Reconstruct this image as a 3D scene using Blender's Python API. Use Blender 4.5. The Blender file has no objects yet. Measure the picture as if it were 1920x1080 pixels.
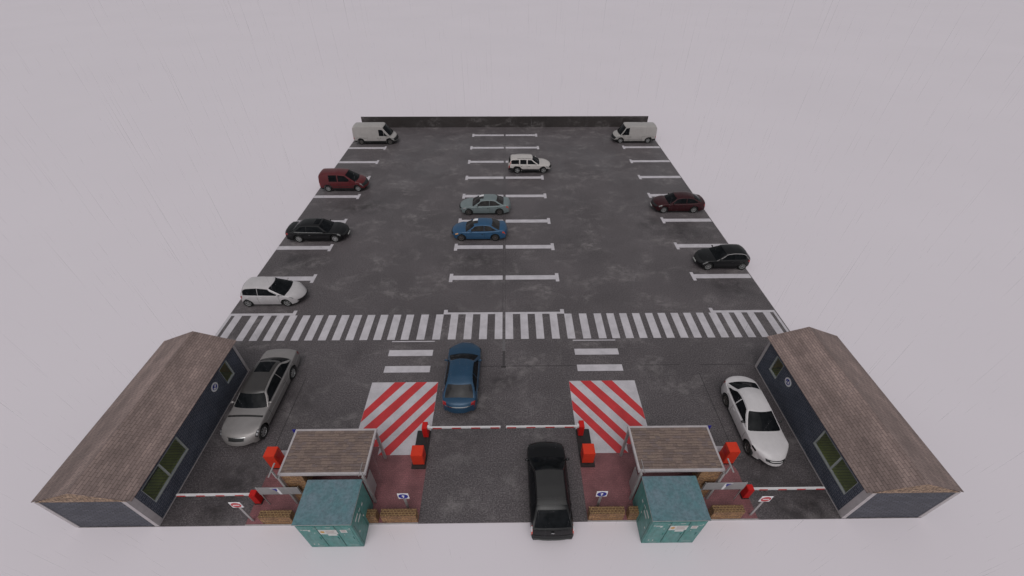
import bpy, bmesh, math, random
from mathutils import Vector, Matrix
random.seed(7)
rad = math.radians
scene = bpy.context.scene
col = scene.collection

# ------------------------------------------------------------------ materials
def mat(name):
    m = bpy.data.materials.new(name); m.use_nodes = True
    nt = m.node_tree
    return m, nt, nt.nodes['Principled BSDF']

def N(nt, typ, **kw):
    n = nt.nodes.new(typ)
    for k, v in kw.items():
        if k in n.inputs: n.inputs[k].default_value = v
        else: setattr(n, k, v)
    return n

def ramp(nt, src, stops):
    r = nt.nodes.new('ShaderNodeValToRGB'); e = r.color_ramp.elements
    while len(e) < len(stops): e.new(0.5)
    for i, (p, c) in enumerate(stops):
        e[i].position = p; e[i].color = (c, c, c, 1) if isinstance(c, (int, float)) else (*c, 1)
    nt.links.new(src, r.inputs[0]); return r

def mixc(nt, fac, a, b, mode='MIX'):
    m = nt.nodes.new('ShaderNodeMix'); m.data_type = 'RGBA'; m.blend_type = mode
    for sock, v in ((m.inputs[0], fac), (m.inputs[6], a), (m.inputs[7], b)):
        if hasattr(v, 'is_output') or isinstance(v, bpy.types.NodeSocket): nt.links.new(v, sock)
        elif isinstance(v, (int, float)): sock.default_value = v
        else: sock.default_value = (*v, 1)
    return m.outputs[2]

def coords(nt, kind='Object', scale=(1, 1, 1), rot=(0, 0, 0)):
    tc = nt.nodes.new('ShaderNodeTexCoord'); mp = nt.nodes.new('ShaderNodeMapping')
    mp.inputs['Scale'].default_value = scale; mp.inputs['Rotation'].default_value = rot
    nt.links.new(tc.outputs[kind], mp.inputs[0]); return mp.outputs[0]

def noise(nt, vec, scale, detail=4, rough=.55, dist=0):
    n = N(nt, 'ShaderNodeTexNoise', Scale=scale, Detail=detail, Roughness=rough, Distortion=dist)
    nt.links.new(vec, n.inputs['Vector']); return n.outputs['Fac']

def bump(nt, bs, h, strength=.3, dist=.01):
    b = N(nt, 'ShaderNodeBump', Strength=strength, Distance=dist)
    nt.links.new(h, b.inputs['Height']); nt.links.new(b.outputs[0], bs.inputs['Normal'])

def plain(name, c, rough=.5, metal=0., var=.12, vs=3., coat=0., spec=.5):
    """a solid colour with a little uneven dirt in it"""
    m, nt, bs = mat(name)
    f = noise(nt, coords(nt), vs, 5)
    r = ramp(nt, f, [(.3, 1 - var), (.7, 1 + 0.0)])
    o = mixc(nt, 1., c, r.outputs[0], 'MULTIPLY')
    nt.links.new(o, bs.inputs['Base Color'])
    bs.inputs['Roughness'].default_value = rough; bs.inputs['Metallic'].default_value = metal
    bs.inputs['Coat Weight'].default_value = coat; bs.inputs['Coat Roughness'].default_value = .08
    bs.inputs['Specular IOR Level'].default_value = spec
    return m

def paintm(name, c, metal=.25, rough=.38, coat=.25):
    m, nt, bs = mat(name)
    v = coords(nt)
    f = noise(nt, v, 900, 1)
    g = noise(nt, v, 2.2, 4)
    o = mixc(nt, 1., c, ramp(nt, f, [(.3, .86), (.7, 1.)]).outputs[0], 'MULTIPLY')
    o = mixc(nt, 1., o, ramp(nt, g, [(.3, .88), (.7, 1.)]).outputs[0], 'MULTIPLY')
    nt.links.new(o, bs.inputs['Base Color'])
    bs.inputs['Metallic'].default_value = metal; bs.inputs['Roughness'].default_value = rough
    bs.inputs['Coat Weight'].default_value = coat; bs.inputs['Coat Roughness'].default_value = .12
    bs.inputs['Specular IOR Level'].default_value = .35
    # beads of rain on the paint
    w = noise(nt, v, 60, 2)
    b = N(nt, 'ShaderNodeBump', Strength=.12, Distance=.004)
    nt.links.new(w, b.inputs['Height']); nt.links.new(b.outputs[0], bs.inputs['Coat Normal'])
    return m

REFLECTIONS_AND_STAINS = [(-13.6, 35.3, 2.4, .8), (-16.3, 26.9, 2.2, .7), (-2.2, 26.8, 2.6, .6), (15.6, 30.9, 2.4, .75), (12.9, 32.2, 1.6, .6), (16.9, 23.4, 1.7, .85), (-12.4, 9.3, 2.2, .85), (-13.4, 7.9, 1.9, .85), (12.7, 9.6, 2.2, .7), (13.7, 8.2, 2.0, .95), (0.0, 15.1, 1.0, .8), (-11.5, 13.8, 2.6, .5), (-2.6, 11.4, 1.6, .4)]  # dark spots painted where cars and barriers mirror in wet asphalt; one drain stain
def asphaltm(name, base=(.095, .083, .087)):
    m, nt, bs = mat(name)
    v = coords(nt)
    grain = noise(nt, v, 15, 3, .8)
    fine = noise(nt, v, 45, 2, .6)
    big = noise(nt, v, .22, 5, .55)
    wisp = noise(nt, coords(nt, scale=(.7, 1.0, 1)), .50, 9, .66, .7)
    wisp2 = noise(nt, coords(nt, scale=(.8, .9, 1)), 2.4, 5, .65, .3)
    wet = noise(nt, v, .19, 4, .6, .4)
    c = mixc(nt, 1., base, ramp(nt, grain, [(.34, .40), (.5, .95), (.66, 1.9)]).outputs[0], 'MULTIPLY')
    c = mixc(nt, 1., c, ramp(nt, fine, [(.32, .6), (.68, 1.4)]).outputs[0], 'MULTIPLY')
    c = mixc(nt, 1., c, ramp(nt, big, [(.35, .86), (.65, 1.12)]).outputs[0], 'MULTIPLY')
    wm = mixc(nt, 1., ramp(nt, wisp, [(.50, 0.), (.66, 1.)]).outputs[0], ramp(nt, wisp2, [(.42, .1), (.62, 1.)]).outputs[0], 'MULTIPLY')
    wf = nt.nodes.new('ShaderNodeMath'); wf.operation = 'MULTIPLY'; wf.inputs[1].default_value = .75
    nt.links.new(wm, wf.inputs[0])
    c = mixc(nt, wf.outputs[0], c, (.22, .20, .20))
    # oil and damp stains, plus wet reflections of cars and barriers painted dark
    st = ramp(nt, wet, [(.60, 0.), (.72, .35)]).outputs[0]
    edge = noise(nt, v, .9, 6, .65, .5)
    for (sx_, sy_, rr_, k_) in REFLECTIONS_AND_STAINS:
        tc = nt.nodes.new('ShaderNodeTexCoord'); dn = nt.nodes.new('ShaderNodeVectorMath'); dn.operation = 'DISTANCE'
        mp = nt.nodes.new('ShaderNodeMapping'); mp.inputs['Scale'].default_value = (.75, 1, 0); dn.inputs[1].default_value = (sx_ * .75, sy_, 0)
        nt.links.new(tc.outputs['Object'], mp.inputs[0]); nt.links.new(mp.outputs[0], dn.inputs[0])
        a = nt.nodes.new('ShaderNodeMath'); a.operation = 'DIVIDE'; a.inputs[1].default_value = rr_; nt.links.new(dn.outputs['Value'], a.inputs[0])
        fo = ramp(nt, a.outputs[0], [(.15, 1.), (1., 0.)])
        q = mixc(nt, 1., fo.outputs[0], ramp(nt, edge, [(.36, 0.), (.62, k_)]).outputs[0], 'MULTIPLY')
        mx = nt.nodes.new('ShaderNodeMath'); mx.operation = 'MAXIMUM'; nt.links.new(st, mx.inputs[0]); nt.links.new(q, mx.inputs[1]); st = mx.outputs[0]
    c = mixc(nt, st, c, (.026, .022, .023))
    nt.links.new(c, bs.inputs['Base Color'])
    r = ramp(nt, wet, [(.40, .58), (.62, .34)])
    nt.links.new(r.outputs[0], bs.inputs['Roughness'])
    bs.inputs['Specular IOR Level'].default_value = .42
    bump(nt, bs, grain, .35, .006)
    return m

def linepaint(name, c, wear=.22):
    m, nt, bs = mat(name)
    v = coords(nt)
    g = noise(nt, v, 24, 3, .7); b = noise(nt, v, 1.3, 6, .65)
    o = mixc(nt, 1., c, ramp(nt, g, [(.3, .84), (.65, 1.)]).outputs[0], 'MULTIPLY')
    o = mixc(nt, 1., o, ramp(nt, b, [(.3, 1 - wear), (.62, 1.)]).outputs[0], 'MULTIPLY')
    nt.links.new(o, bs.inputs['Base Color']); bs.inputs['Roughness'].default_value = .5
    bump(nt, bs, g, .2, .004)
    return m

def brickm(name, c1, c2, mortar, bw, rh, ms=.012, offs=.5, rough=.8, bumpd=.01, streak=None, speck=None, kind='UV', rot=0, squash=1, msmooth=.15, stains=.25):
    m, nt, bs = mat(name)
    v = coords(nt, kind, rot=(0, 0, rot))
    b = nt.nodes.new('ShaderNodeTexBrick'); b.offset = offs; b.squash = squash
    for k, x in (('Scale', 1.), ('Mortar Size', ms), ('Brick Width', bw), ('Row Height', rh), ('Mortar Smooth', msmooth), ('Bias', 0.)): b.inputs[k].default_value = x
    b.inputs['Color1'].default_value = (*c1, 1); b.inputs['Color2'].default_value = (*c2, 1); b.inputs['Mortar'].default_value = (*mortar, 1)
    nt.links.new(v, b.inputs['Vector'])
    o = b.outputs['Color']
    g = noise(nt, v, 1.1, 5, .6)
    o = mixc(nt, 1., o, ramp(nt, g, [(.3, 1 - stains), (.7, 1.12)]).outputs[0], 'MULTIPLY')
    if streak:
        s = noise(nt, coords(nt, kind, scale=streak), 1., 5, .6)
        o = mixc(nt, 1., o, ramp(nt, s, [(.3, .62), (.5, .95), (.7, 1.35)]).outputs[0], 'MULTIPLY')
    if speck:
        s = noise(nt, v, speck, 2, .7)
        o = mixc(nt, 1., o, ramp(nt, s, [(.3, .45), (.5, 1.), (.7, 1.7)]).outputs[0], 'MULTIPLY')
    nt.links.new(o, bs.inputs['Base Color']); bs.inputs['Roughness'].default_value = rough
    bump(nt, bs, b.outputs['Fac'], -.6, bumpd)
    return m

M = {}
def setup_mats():
    M['ground'] = plain('ground_white', (.725, .672, .715), .75, var=.03, vs=.05, spec=.2)
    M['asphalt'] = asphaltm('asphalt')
    M['concrete'] = plain('kerb_concrete', (.42, .40, .40), .75, var=.25, vs=6)
    M['line'] = linepaint('line_paint', (.60, .565, .60))
    M['redline'] = linepaint('red_line_paint', (.60, .040, .046), .2)
    M['joint'] = plain('joint_tar', (.02, .018, .018), .5)
    M['patchlight'] = plain('light_patch', (.15, .14, .145), .6, var=.3, vs=20)
    M['patchdark'] = plain('dark_patch', (.055, .048, .05), .6, var=.3, vs=20)
    M['paving'] = brickm('paving_brick', (.238, .094, .102), (.216, .085, .092), (.186, .080, .087), .21, .105, .010, rough=.55, bumpd=.004, stains=.35, speck=30)
    M['wallgrey'] = asphaltm('wall_render', (.040, .034, .033))
    M['roof'] = brickm('roof_shingle', (.285, .208, .188), (.215, .156, .142), (.125, .088, .080), .34, .122, .013, streak=(.09, 1.1, 1), rough=.6, bumpd=.006, msmooth=.3, stains=.2)
    M['gable'] = brickm('gable_shingle', (.42, .29, .20), (.26, .17, .11), (.06, .035, .025), .42, .115, .014, rough=.7, speck=9)
    M['siding'] = brickm('dark_siding', (.036, .043, .066), (.064, .073, .104), (.150, .158, .190), .27, .112, .013, rough=.6)
    M['siding_end'] = brickm('dark_end_siding', (.046, .051, .070), (.088, .093, .116), (.016, .018, .028), .34, .115, .022, rough=.55, speck=22)
    M['trim'] = plain('grey_trim', (.46, .42, .43), .55, var=.18, vs=4)
    M['frame'] = plain('window_frame', (.40, .42, .41), .45, var=.15)
    M['green_floor'] = brickm('green_boards', (.62, .75, .14), (.55, .67, .12), (.36, .44, .08), 2.2, .14, .014, rough=.5)
    M['inner_wall'] = plain('ochre_inner_wall', (.78, .56, .05), .6)
    M['booth_roof'] = brickm('booth_shingle', (.230, .175, .140), (.150, .112, .098), (.036, .024, .02), .235, .128, .010, offs=.37, rough=.75, speck=16, bumpd=.014, stains=.3, msmooth=.35)
    M['steel'] = plain('galvanised_steel', (.42, .40, .40), .42, metal=.35, var=.25, vs=9)
    M['panel'] = plain('grey_panel', (.34, .33, .335), .45, metal=.2, var=.15)
    M['brick'] = brickm('ochre_brick', (.33, .170, .062), (.14, .060, .025), (.26, .165, .10), .23, .095, .014, rough=.85, speck=15)
    M['teal'] = teal('teal_side', (.058, .225, .205), .15)
    M['tealtop'] = teal('teal_top', (.100, .200, .225), .65)
    M['tealdark'] = plain('teal_gap', (.012, .05, .05), .6)
    M['white'] = plain('white_plate', (.78, .76, .78), .5, var=.08)
    M['cream'] = plain('sticker_white', (.60, .60, .58), .6, var=.15, vs=12)
    M['ochre'] = plain('sticker_orange', (.55, .28, .05), .6)
    M['greyprint'] = plain('sticker_print', (.32, .18, .17), .6)
    M['red'] = plain('signal_red', (.66, .040, .014), .45, var=.12, vs=4, spec=.35)
    M['deepred'] = plain('barrier_red', (.55, .010, .008), .45, var=.12, vs=4, spec=.35)
    M['base'] = plain('black_plinth', (.022, .020, .020), .45, var=.4, vs=6)
    M['boom'] = plain('boom_white', (.66, .64, .65), .45, var=.1)
    M['boomred'] = plain('boom_red', (.48, .02, .02), .5)
    M['blue'] = plain('sign_blue', (.012, .018, .26), .45)
    M['signred'] = plain('sign_red', (.48, .012, .018), .45)
    M['tyre'] = plain('tyre_rubber', (.012, .012, .012), .8, var=.3, vs=20)
    M['alloy'] = plain('alloy_wheel', (.46, .46, .46), .35, metal=.6, var=.2, vs=10)
    M['darkalloy'] = plain('dark_alloy_wheel', (.17, .155, .15), .35, metal=.6, var=.2, vs=10)
    M['black'] = plain('black_plastic', (.012, .012, .013), .5)
    M['under'] = plain('underbody', (.008, .008, .008), .9)
    M['chrome'] = plain('chrome', (.6, .6, .6), .18, metal=1., var=.05)
    M['lamp'] = plain('headlight_lens', (.38, .38, .38), .15, metal=.3, var=.45, vs=14, coat=1)
    M['tail'] = plain('tail_lens', (.30, .012, .015), .2, coat=1)
    M['tailbright'] = plain('tail_lens_bright', (.55, .06, .03), .2, coat=1)
    M['amber'] = plain('amber_lens', (.62, .34, .15), .2, coat=1)
    m, nt, bs = mat('car_glass')
    bs.inputs['Base Color'].default_value = (.016, .018, .020, 1); bs.inputs['Roughness'].default_value = .07
    g = noise(nt, coords(nt), 3, 3)
    nt.links.new(ramp(nt, g, [(.3, (.004, .005, .006)), (.7, (.013, .014, .016))]).outputs[0], bs.inputs['Base Color'])
    bs.inputs['Specular IOR Level'].default_value = .05
    M['glass'] = m
    m, nt, bs = mat('light_car_glass')
    g = noise(nt, coords(nt), 2.5, 3)
    nt.links.new(ramp(nt, g, [(.3, (.013, .012, .013)), (.7, (.040, .037, .036))]).outputs[0], bs.inputs['Base Color'])
    bs.inputs['Roughness'].default_value = .1
    bs.inputs['Specular IOR Level'].default_value = .12
    M['glass2'] = m
    M['glass3'] = plain('grey_car_glass', (.035, .034, .036), .12, var=.4, vs=4, spec=.15)
    m, nt, bs = mat('window_glass')
    bs.inputs['Base Color'].default_value = (.8, .85, .8, 1); bs.inputs['Roughness'].default_value = .03
    bs.inputs['Alpha'].default_value = .03; bs.inputs['Specular IOR Level'].default_value = .1
    M['pane'] = m

def teal(name, c, greyness):
    m, nt, bs = mat(name)
    v = coords(nt)
    f = noise(nt, v, 1.8, 6, .65, .3)
    g = noise(nt, coords(nt, scale=(1, 1, .35)), 9, 4, .6)
    o = mixc(nt, ramp(nt, f, [(.38, 0.), (.66, greyness)]).outputs[0], c, (.18, .225, .27))
    o = mixc(nt, 1., o, ramp(nt, g, [(.3, .72), (.6, 1.05)]).outputs[0], 'MULTIPLY')
    nt.links.new(o, bs.inputs['Base Color'])
    nt.links.new(ramp(nt, f, [(.3, .55), (.7, .35)]).outputs[0], bs.inputs['Roughness'])
    return m

# ------------------------------------------------------------------ mesh builder
class MB:
    def __init__(s): s.v = []; s.f = []; s.mi = []; s.cur = 0
    def use(s, i): s.cur = i; return s
    def face(s, pts):
        b = len(s.v); s.v += [tuple(p) for p in pts]; s.f.append(tuple(range(b, b + len(pts)))); s.mi.append(s.cur); return s
    def grid(s, g, closed_u=False):
        """g: rows of points, shared vertices"""
        b = len(s.v); n = len(g); m = len(g[0])
        for r in g: s.v += [tuple(p) for p in r]
        for i in range(n - (0 if closed_u else 1)):
            for j in range(m - 1):
                i2 = (i + 1) % n
                s.f.append((b + i * m + j, b + i * m + j + 1, b + i2 * m + j + 1, b + i2 * m + j)); s.mi.append(s.cur)
        return s
    def box(s, x0, x1, y0, y1, z0, z1, bev=0.):
        if bev <= 0:
            P = [(x0, y0, z0), (x1, y0, z0), (x1, y1, z0), (x0, y1, z0), (x0, y0, z1), (x1, y0, z1), (x1, y1, z1), (x0, y1, z1)]
            b = len(s.v); s.v += P
            for q in ((0, 3, 2, 1), (4, 5, 6, 7), (0, 1, 5, 4), (1, 2, 6, 5), (2, 3, 7, 6), (3, 0, 4, 7)):
                s.f.append(tuple(b + i for i in q)); s.mi.append(s.cur)
            return s
        bm = bmesh.new(); bmesh.ops.create_cube(bm, size=1)
        for v in bm.verts: v.co = Vector(((x0 + x1) / 2 + v.co.x * (x1 - x0), (y0 + y1) / 2 + v.co.y * (y1 - y0), (z0 + z1) / 2 + v.co.z * (z1 - z0)))
        bmesh.ops.bevel(bm, geom=list(bm.edges), offset=bev, segments=2, affect='EDGES')
        b = len(s.v); bm.verts.index_update(); s.v += [tuple(v.co) for v in bm.verts]
        for f in bm.faces: s.f.append(tuple(b + v.index for v in f.verts)); s.mi.append(s.cur)
        bm.free(); return s
    def prism(s, poly, z0, z1):
        """closed prism from a counter-clockwise xy polygon"""
        n = len(poly); b = len(s.v)
        s.v += [(x, y, z0) for x, y in poly] + [(x, y, z1) for x, y in poly]
        s.f.append(tuple(b + i for i in range(n - 1, -1, -1))); s.mi.append(s.cur)
        s.f.append(tuple(b + n + i for i in range(n))); s.mi.append(s.cur)
        for i in range(n):
            j = (i + 1) % n; s.f.append((b + i, b + j, b + n + j, b + n + i)); s.mi.append(s.cur)
        return s
    def lathe(s, prof, seg=28, axis='y', c=(0, 0, 0), cap=True):
        """prof: [(axial, radius)]"""
        g = []
        for k in range(seg):
            a = 2 * math.pi * k / seg; row = []
            for h, r in prof:
                if axis == 'y': row.append((c[0] + r * math.cos(a), c[1] + h, c[2] + r * math.sin(a)))
                elif axis == 'x': row.append((c[0] + h, c[1] + r * math.cos(a), c[2] + r * math.sin(a)))
                else: row.append((c[0] + r * math.cos(a), c[1] + r * math.sin(a), c[2] + h))
            g.append(row)
        return s.grid(g, True)
    def xform(s, mtx, start=0):
        for i in range(start, len(s.v)): s.v[i] = tuple(mtx @ Vector(s.v[i]))
        return s
    def build(s, name, mats, parent=None, smooth=False, fixn=True):
        me = bpy.data.meshes.new(name); me.from_pydata(s.v, [], s.f)
        mats = mats if isinstance(mats, (list, tuple)) else [mats]
        for m in mats: me.materials.append(m)
        for p, i in zip(me.polygons, s.mi): p.material_index = i
        if fixn:
            bm = bmesh.new(); bm.from_mesh(me); bmesh.ops.recalc_face_normals(bm, faces=bm.faces); bm.to_mesh(me); bm.free()
        if smooth:
            for p in me.polygons: p.use_smooth = True
            me.set_sharp_from_angle(angle=rad(smooth if smooth is not True else 38))
        uv = me.uv_layers.new(name='UVMap')
        for p in me.polygons:
            n = p.normal; ax = max(range(3), key=lambda i: abs(n[i]))
            for li in p.loop_indices:
                c = me.vertices[me.loops[li].vertex_index].co
                uv.data[li].uv = (c.y, c.z) if ax == 0 else ((c.x, c.z) if ax == 1 else (c.x, c.y))
        me.update()
        o = bpy.data.objects.new(name, me); col.objects.link(o)
        if parent: o.parent = parent
        return o

def tag(o, label=None, cat=None, group=None, kind=None):
    if label: o['label'] = label
    if cat: o['category'] = cat
    if group: o['group'] = group
    if kind: o['kind'] = kind
    return o
def empty(name, loc=(0, 0, 0), rz=0, **kw):
    o = bpy.data.objects.new(name, None); col.objects.link(o); o.location = loc; o.rotation_euler = (0, 0, rz)
    o.empty_display_size = .3
    return tag(o, **kw)

setup_mats()
Z_LOT = 0.0          # top of the asphalt
# ------------------------------------------------------------------ setting
def setting():
    b = MB(); n = 12; S = 900
    b.face([(-S, -S, -.06), (S, -S, -.06), (S, S, -.06), (-S, S, -.06)])
    tag(b.build('ground', M['ground']), kind='structure')
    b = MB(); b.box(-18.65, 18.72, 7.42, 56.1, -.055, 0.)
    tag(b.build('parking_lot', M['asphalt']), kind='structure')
    z = .004
    def rect(b, x0, x1, y0, y1, z=z):
        b.box(x0, x1, y0, y1, z - .003, z)
    b = MB()
    rows = [53.27, 49.27, 45.28, 41.3, 37.3, 32.63, 28.61, 24.6]
    for y in rows:
        for s in (-1, 1):
            rect(b, *sorted((s * .11, s * 3.86)), y - .25, y + .25)
            rect(b, *sorted((s * 3.86, s * 4.12)), y - .49, y + .49)
            if y < 53:
                rect(b, *sorted((s * 14.42, s * 18.64)), y + .02 - .25, y + .02 + .25)
                rect(b, *sorted((s * 14.18, s * 14.42)), y + .02 - .5, y + .02 + .5)
    for s in (-1, 1):   # the lowest row, half under the crossing
        rect(b, *sorted((s * .1, s * 3.86)), 20.66, 20.84)
        rect(b, *sorted((s * 3.86, s * 4.12)), 20.66, 21.1)
        rect(b, *sorted((s * 14.42, s * 18.64)), 20.66, 20.87)
        rect(b, *sorted((s * 14.18, s * 14.42)), 20.66, 21.13)
    tag(b.build('bay_markings', M['line']), kind='structure')
    b = MB()
    xs = [(.1, .6), (1.1, 1.6), (2.1, 2.6), (3.1, 3.6), (4.1, 4.6), (5.1, 5.61), (6.11, 6.61), (6.98, 7.48), (7.86, 8.36),
          (8.74, 9.24), (9.63, 10.13), (10.49, 11.0), (11.38, 11.88), (12.25, 12.75), (13.13, 13.62), (14.01, 14.51),
          (14.89, 15.38), (15.76, 16.26), (16.65, 17.12), (17.75, 18.24), (18.47, 18.64)]
    for s in (-1, 1):
        for a, c in xs: rect(b, *sorted((s * a, s * c)), 18.36, 20.655)
    tag(b.build('crosswalk', M['line']), kind='structure')
    b = MB()
    for s in (-1, 1):
        for y0, y1 in ((17.01, 17.49), (15.75, 16.23), (18.17, 18.24)):
            rect(b, *sorted((s * 4.4, s * 7.12)), y0, y1)
        rect(b, *sorted((s * 9.5, s * 11.17)), 10.62, 10.91)
    tag(b.build('lane_markings', M['line']), kind='structure')
    # red and white hatching
    b = MB(); r = MB()
    for s in (-1, 1):
        rect(b, *sorted((s * 3.79, s * 7.61)), 11.06, 15.04)
        rect(b, *sorted((s * 3.79, s * 6.27)), 10.6, 11.06)
        def P(pts):
            pts = [(s * -x, y) for x, y in pts]
            if s > 0: pts = pts[::-1]
            r.prism(pts, .004, .008)
        P([(-7.6, 13.15), (-7.6, 12.46), (-5.66, 15.035), (-6.3, 15.035)])
        P([(-7.6, 11.80), (-7.6, 11.062), (-7.45, 11.062), (-4.44, 15.035), (-5.06, 15.035)])
        P([(-6.88, 11.062), (-6.36, 11.062), (-3.795, 14.36), (-3.795, 15.03)])
        P([(-6.265, 10.605), (-5.68, 10.605), (-3.795, 13.1), (-3.795, 13.74)])
    tag(b.build('hatched_marking', M['line']), kind='structure')
    tag(r.build('hatched_marking_stripes', M['redline']), kind='structure')
    # paved islands
    for s in (-1, 1):
        p = [(-11.36, 7.44), (-3.76, 7.44), (-3.76, 9.85), (-3.79, 10.6), (-6.27, 10.6), (-6.27, 11.06), (-7.6, 11.06), (-9.5, 10.62), (-11.14, 10.62), (-11.2, 10.0), (-11.36, 9.6)]
        p = [(s * -x, y) for x, y in p]
        if s > 0: p = p[::-1]
        b = MB(); b.prism(p, -.02, .012)
        tag(b.build('paved_island', M['paving']), kind='structure')
        b = MB(); b.box(*sorted((s * 3.76, s * 11.36)), 7.41, 7.44, -.058, .03)
        tag(b.build('kerb', M['concrete']), kind='structure')
    # joints, strip and drain in the asphalt
    b = MB()
    for x0, x1 in ((-3.4, -.2), (.2, 5.6), (8.2, 10.6), (11.9, 14.6)): rect(b, x0, x1, 16.15, 16.18, .003)
    for s in (-1, 1):
        b.box(*sorted((s * 11.56, s * 11.59)), 10.9, 15.5, 0, .003)
        b.box(*sorted((s * 12.6, s * 12.615)), 11.0, 14.9, 0, .003)
    p = MB(); p.box(-.09, .08, 17.36, 18.33, 0, .005); tag(p.build('asphalt_patch', M['patchlight']), kind='structure')
    p = MB(); p.box(-.08, .07, 16.19, 17.355, 0, .005); tag(p.build('asphalt_patch', M['patchdark']), kind='structure')
    b.box(-.16, .13, 16.06, 16.15, 0, .02)
    b.box(-.10, -.085, 20.9, 55.9, 0, .003); b.box(.09, .10, 20.9, 55.9, 0, .003)
    tag(b.build('pavement_joints', M['joint']), kind='structure')

setting()

def back_wall():
    b = MB(); b.box(-18.68, 18.78, 56.13, 56.23, -.06, 1.36)
    tag(b.build('retaining_wall', M['wallgrey']), 'long low dark grey wall along the far end of the car park', 'wall')
    b = MB()
back_wall()

# ------------------------------------------------------------------ long side buildings
def building(s):
    side = 'left' if s < 0 else 'right'
    root = empty('gatehouse', (s * 16.9, 11.7, 0), label='long dark-sided building with brown shingle roof along the %s front edge' % side, cat='building', group='long buildings at the two front corners')
    # local frame: xi = towards the car park face. local X multiplied by -s gives world direction
    f = -s                                    # +1 : car park side is +x
    def X(a): return f * a                    # a from -1.8 (outer) to +1.78 (inner face)
    xi, xo = 1.78, -1.82; y0, y1 = -4.26, 4.3; zt = 2.5
    def bx(b, a0, a1, c0, c1, e0, e1): b.box(*sorted((X(a0), X(a1))), c0, c1, e0, e1)
    b = MB(); t = .12
    # inner long wall with openings (y ranges local)
    o1 = (-3.66, -1.2, .97, 2.1); o2 = (2.62, 3.32, .97, 2.1)
    ys = [y0, o1[0], o1[1], o2[0], o2[1], y1]
    for k in range(5):
        a, c = ys[k], ys[k + 1]
        if k in (1, 3):
            bx(b, xi - t, xi, a, c, 0, .97); bx(b, xi - t, xi, a, c, 2.1, zt)
        else: bx(b, xi - t, xi, a, c, 0, zt)
    bx(b, xo, xo + t, y0, y1, 0, zt)
    bx(b, xo + t, xi - t, y1 - t, y1, 0, zt)
    b.use(1); bx(b, xo + t, xi - t, y0, y0 + t, 0, zt)
    b.build('wall', [M['siding'], M['siding_end']], root)
    b = MB(); bx(b, xo + t, xi - t, y0 + t, y1 - t, .02, .06); b.build('floor', M['green_floor'], root)
    b = MB(); bx(b, xo + t + .002, xo + t + .03, y0 + t, y1 - t, .06, zt - .02); bx(b, xo + t + .03, xi - t, y1 - t - .03, y1 - t - .002, .06, zt - .02)
    bx(b, xo + t + .5, xi - t - .6, 1.6, 1.66, .06, 2.3)
    b.build('inner_wall', M['inner_wall'], root)
    b = MB(); bx(b, xo + t, xi - t, y0 + t, y1 - t, 2.44, 2.47); b.build('ceiling', M['white'], root)
    b = MB(); bx(b, -.4, .15, -3.2, -1.6, .06, .75);  b.build('desk', M['base'], root)
    # corner trims
    for (a0, a1) in ((xi - .16, xi + .025), (xo - .025, xo + .16)):
        b = MB(); bx(b, a0, a1, y0 - .02, y0 - .002, 0, zt)
        b.build('corner_trim', M['trim'], root)
    b = MB(); bx(b, xi + .002, xi + .025, y0 - .002, y0 + .27, 0, zt); b.build('corner_trim', M['trim'], root)
    b = MB(); bx(b, xi + .002, xi + .025, y1 - .14, y1 + .02, 0, zt); b.build('corner_trim', M['trim'], root)
    b = MB(); bx(b, xi + .002, xi + .02, y0 + .27, y1 - .14, -.05, .05); b.build('skirting', M['trim'], root)
    # windows
    def window(yy0, yy1, mull=None):
        w = MB(); fr = .055
        bx(w, xi - .06, xi + .03, yy0, yy1, .97, .97 + fr * 1.3); bx(w, xi - .06, xi + .004, yy0, yy1, 2.1 - .02, 2.1)
        bx(w, xi - .06, xi + .004, yy0, yy0 + .02, .97 + fr * 1.3, 2.1 - .02); bx(w, xi - .06, xi + .02, yy1 - fr, yy1, .97 + fr * 1.3, 2.1 - .02)
        if mull: bx(w, xi - .06, xi + .02, mull - .03, mull + .03, .97 + fr * 1.3, 2.1 - .02)
        fo = w.build('window', M['frame'], root)
        g = MB(); bx(g, xi - .05, xi - .042, yy0 + .02, yy1 - fr, .97 + fr * 1.3, 2.1 - .02)
        g.build('pane', M['pane'], fo)
    window(o1[0], o1[1], -2.52); window(o2[0], o2[1])
    # roof
    ex, eo, rx = 2.05, -1.93, 0.02; ez, rz = 2.55, 3.32; ya, yb = y0 - .02, y1 + .06; th = .03
    b = MB()
    def slope(xa, za, xb, zb):
        g = [(X(xa), ya, za), (X(xb), ya, zb), (X(xb), yb, zb), (X(xa), yb, za)]
        lo = [(p[0], p[1], p[2] - th) for p in g]
        b.face(g); b.face(lo[::-1])
        for i in range(4): j = (i + 1) % 4; b.face([g[i], g[j], lo[j], lo[i]])
    slope(ex, ez, rx, rz); slope(rx, rz, eo, ez)
    ro = b.build('roof', M['roof'], root)
    # plank lines run lengthways: remap uv to (y, distance down the slope)
    uv = ro.data.uv_layers[0]
    for p in ro.data.polygons:
        for li in p.loop_indices:
            c = ro.data.vertices[ro.data.loops[li].vertex_index].co
            uv.data[li].uv = (c.y, math.copysign(math.hypot(c.x - X(rx), c.z - rz), c.x) * 1.0)
    for yy, dy in ((y0, -.012), (y1 - t, t + .012)):
        b = MB()
        P = [(X(ex - .2), zt), (X(eo + .1), zt), (X(rx), rz - .032)]
        a, c = sorted((yy, yy + dy if dy < 0 else yy + dy))
        for q in (a, c): b.face([(x, q, z) for x, z in P])
        for i in range(3):
            j = (i + 1) % 3; b.face([(P[i][0], a, P[i][1]), (P[j][0], a, P[j][1]), (P[j][0], c, P[j][1]), (P[i][0], c, P[i][1])])
        b.build('gable', M['gable'], root)
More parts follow.
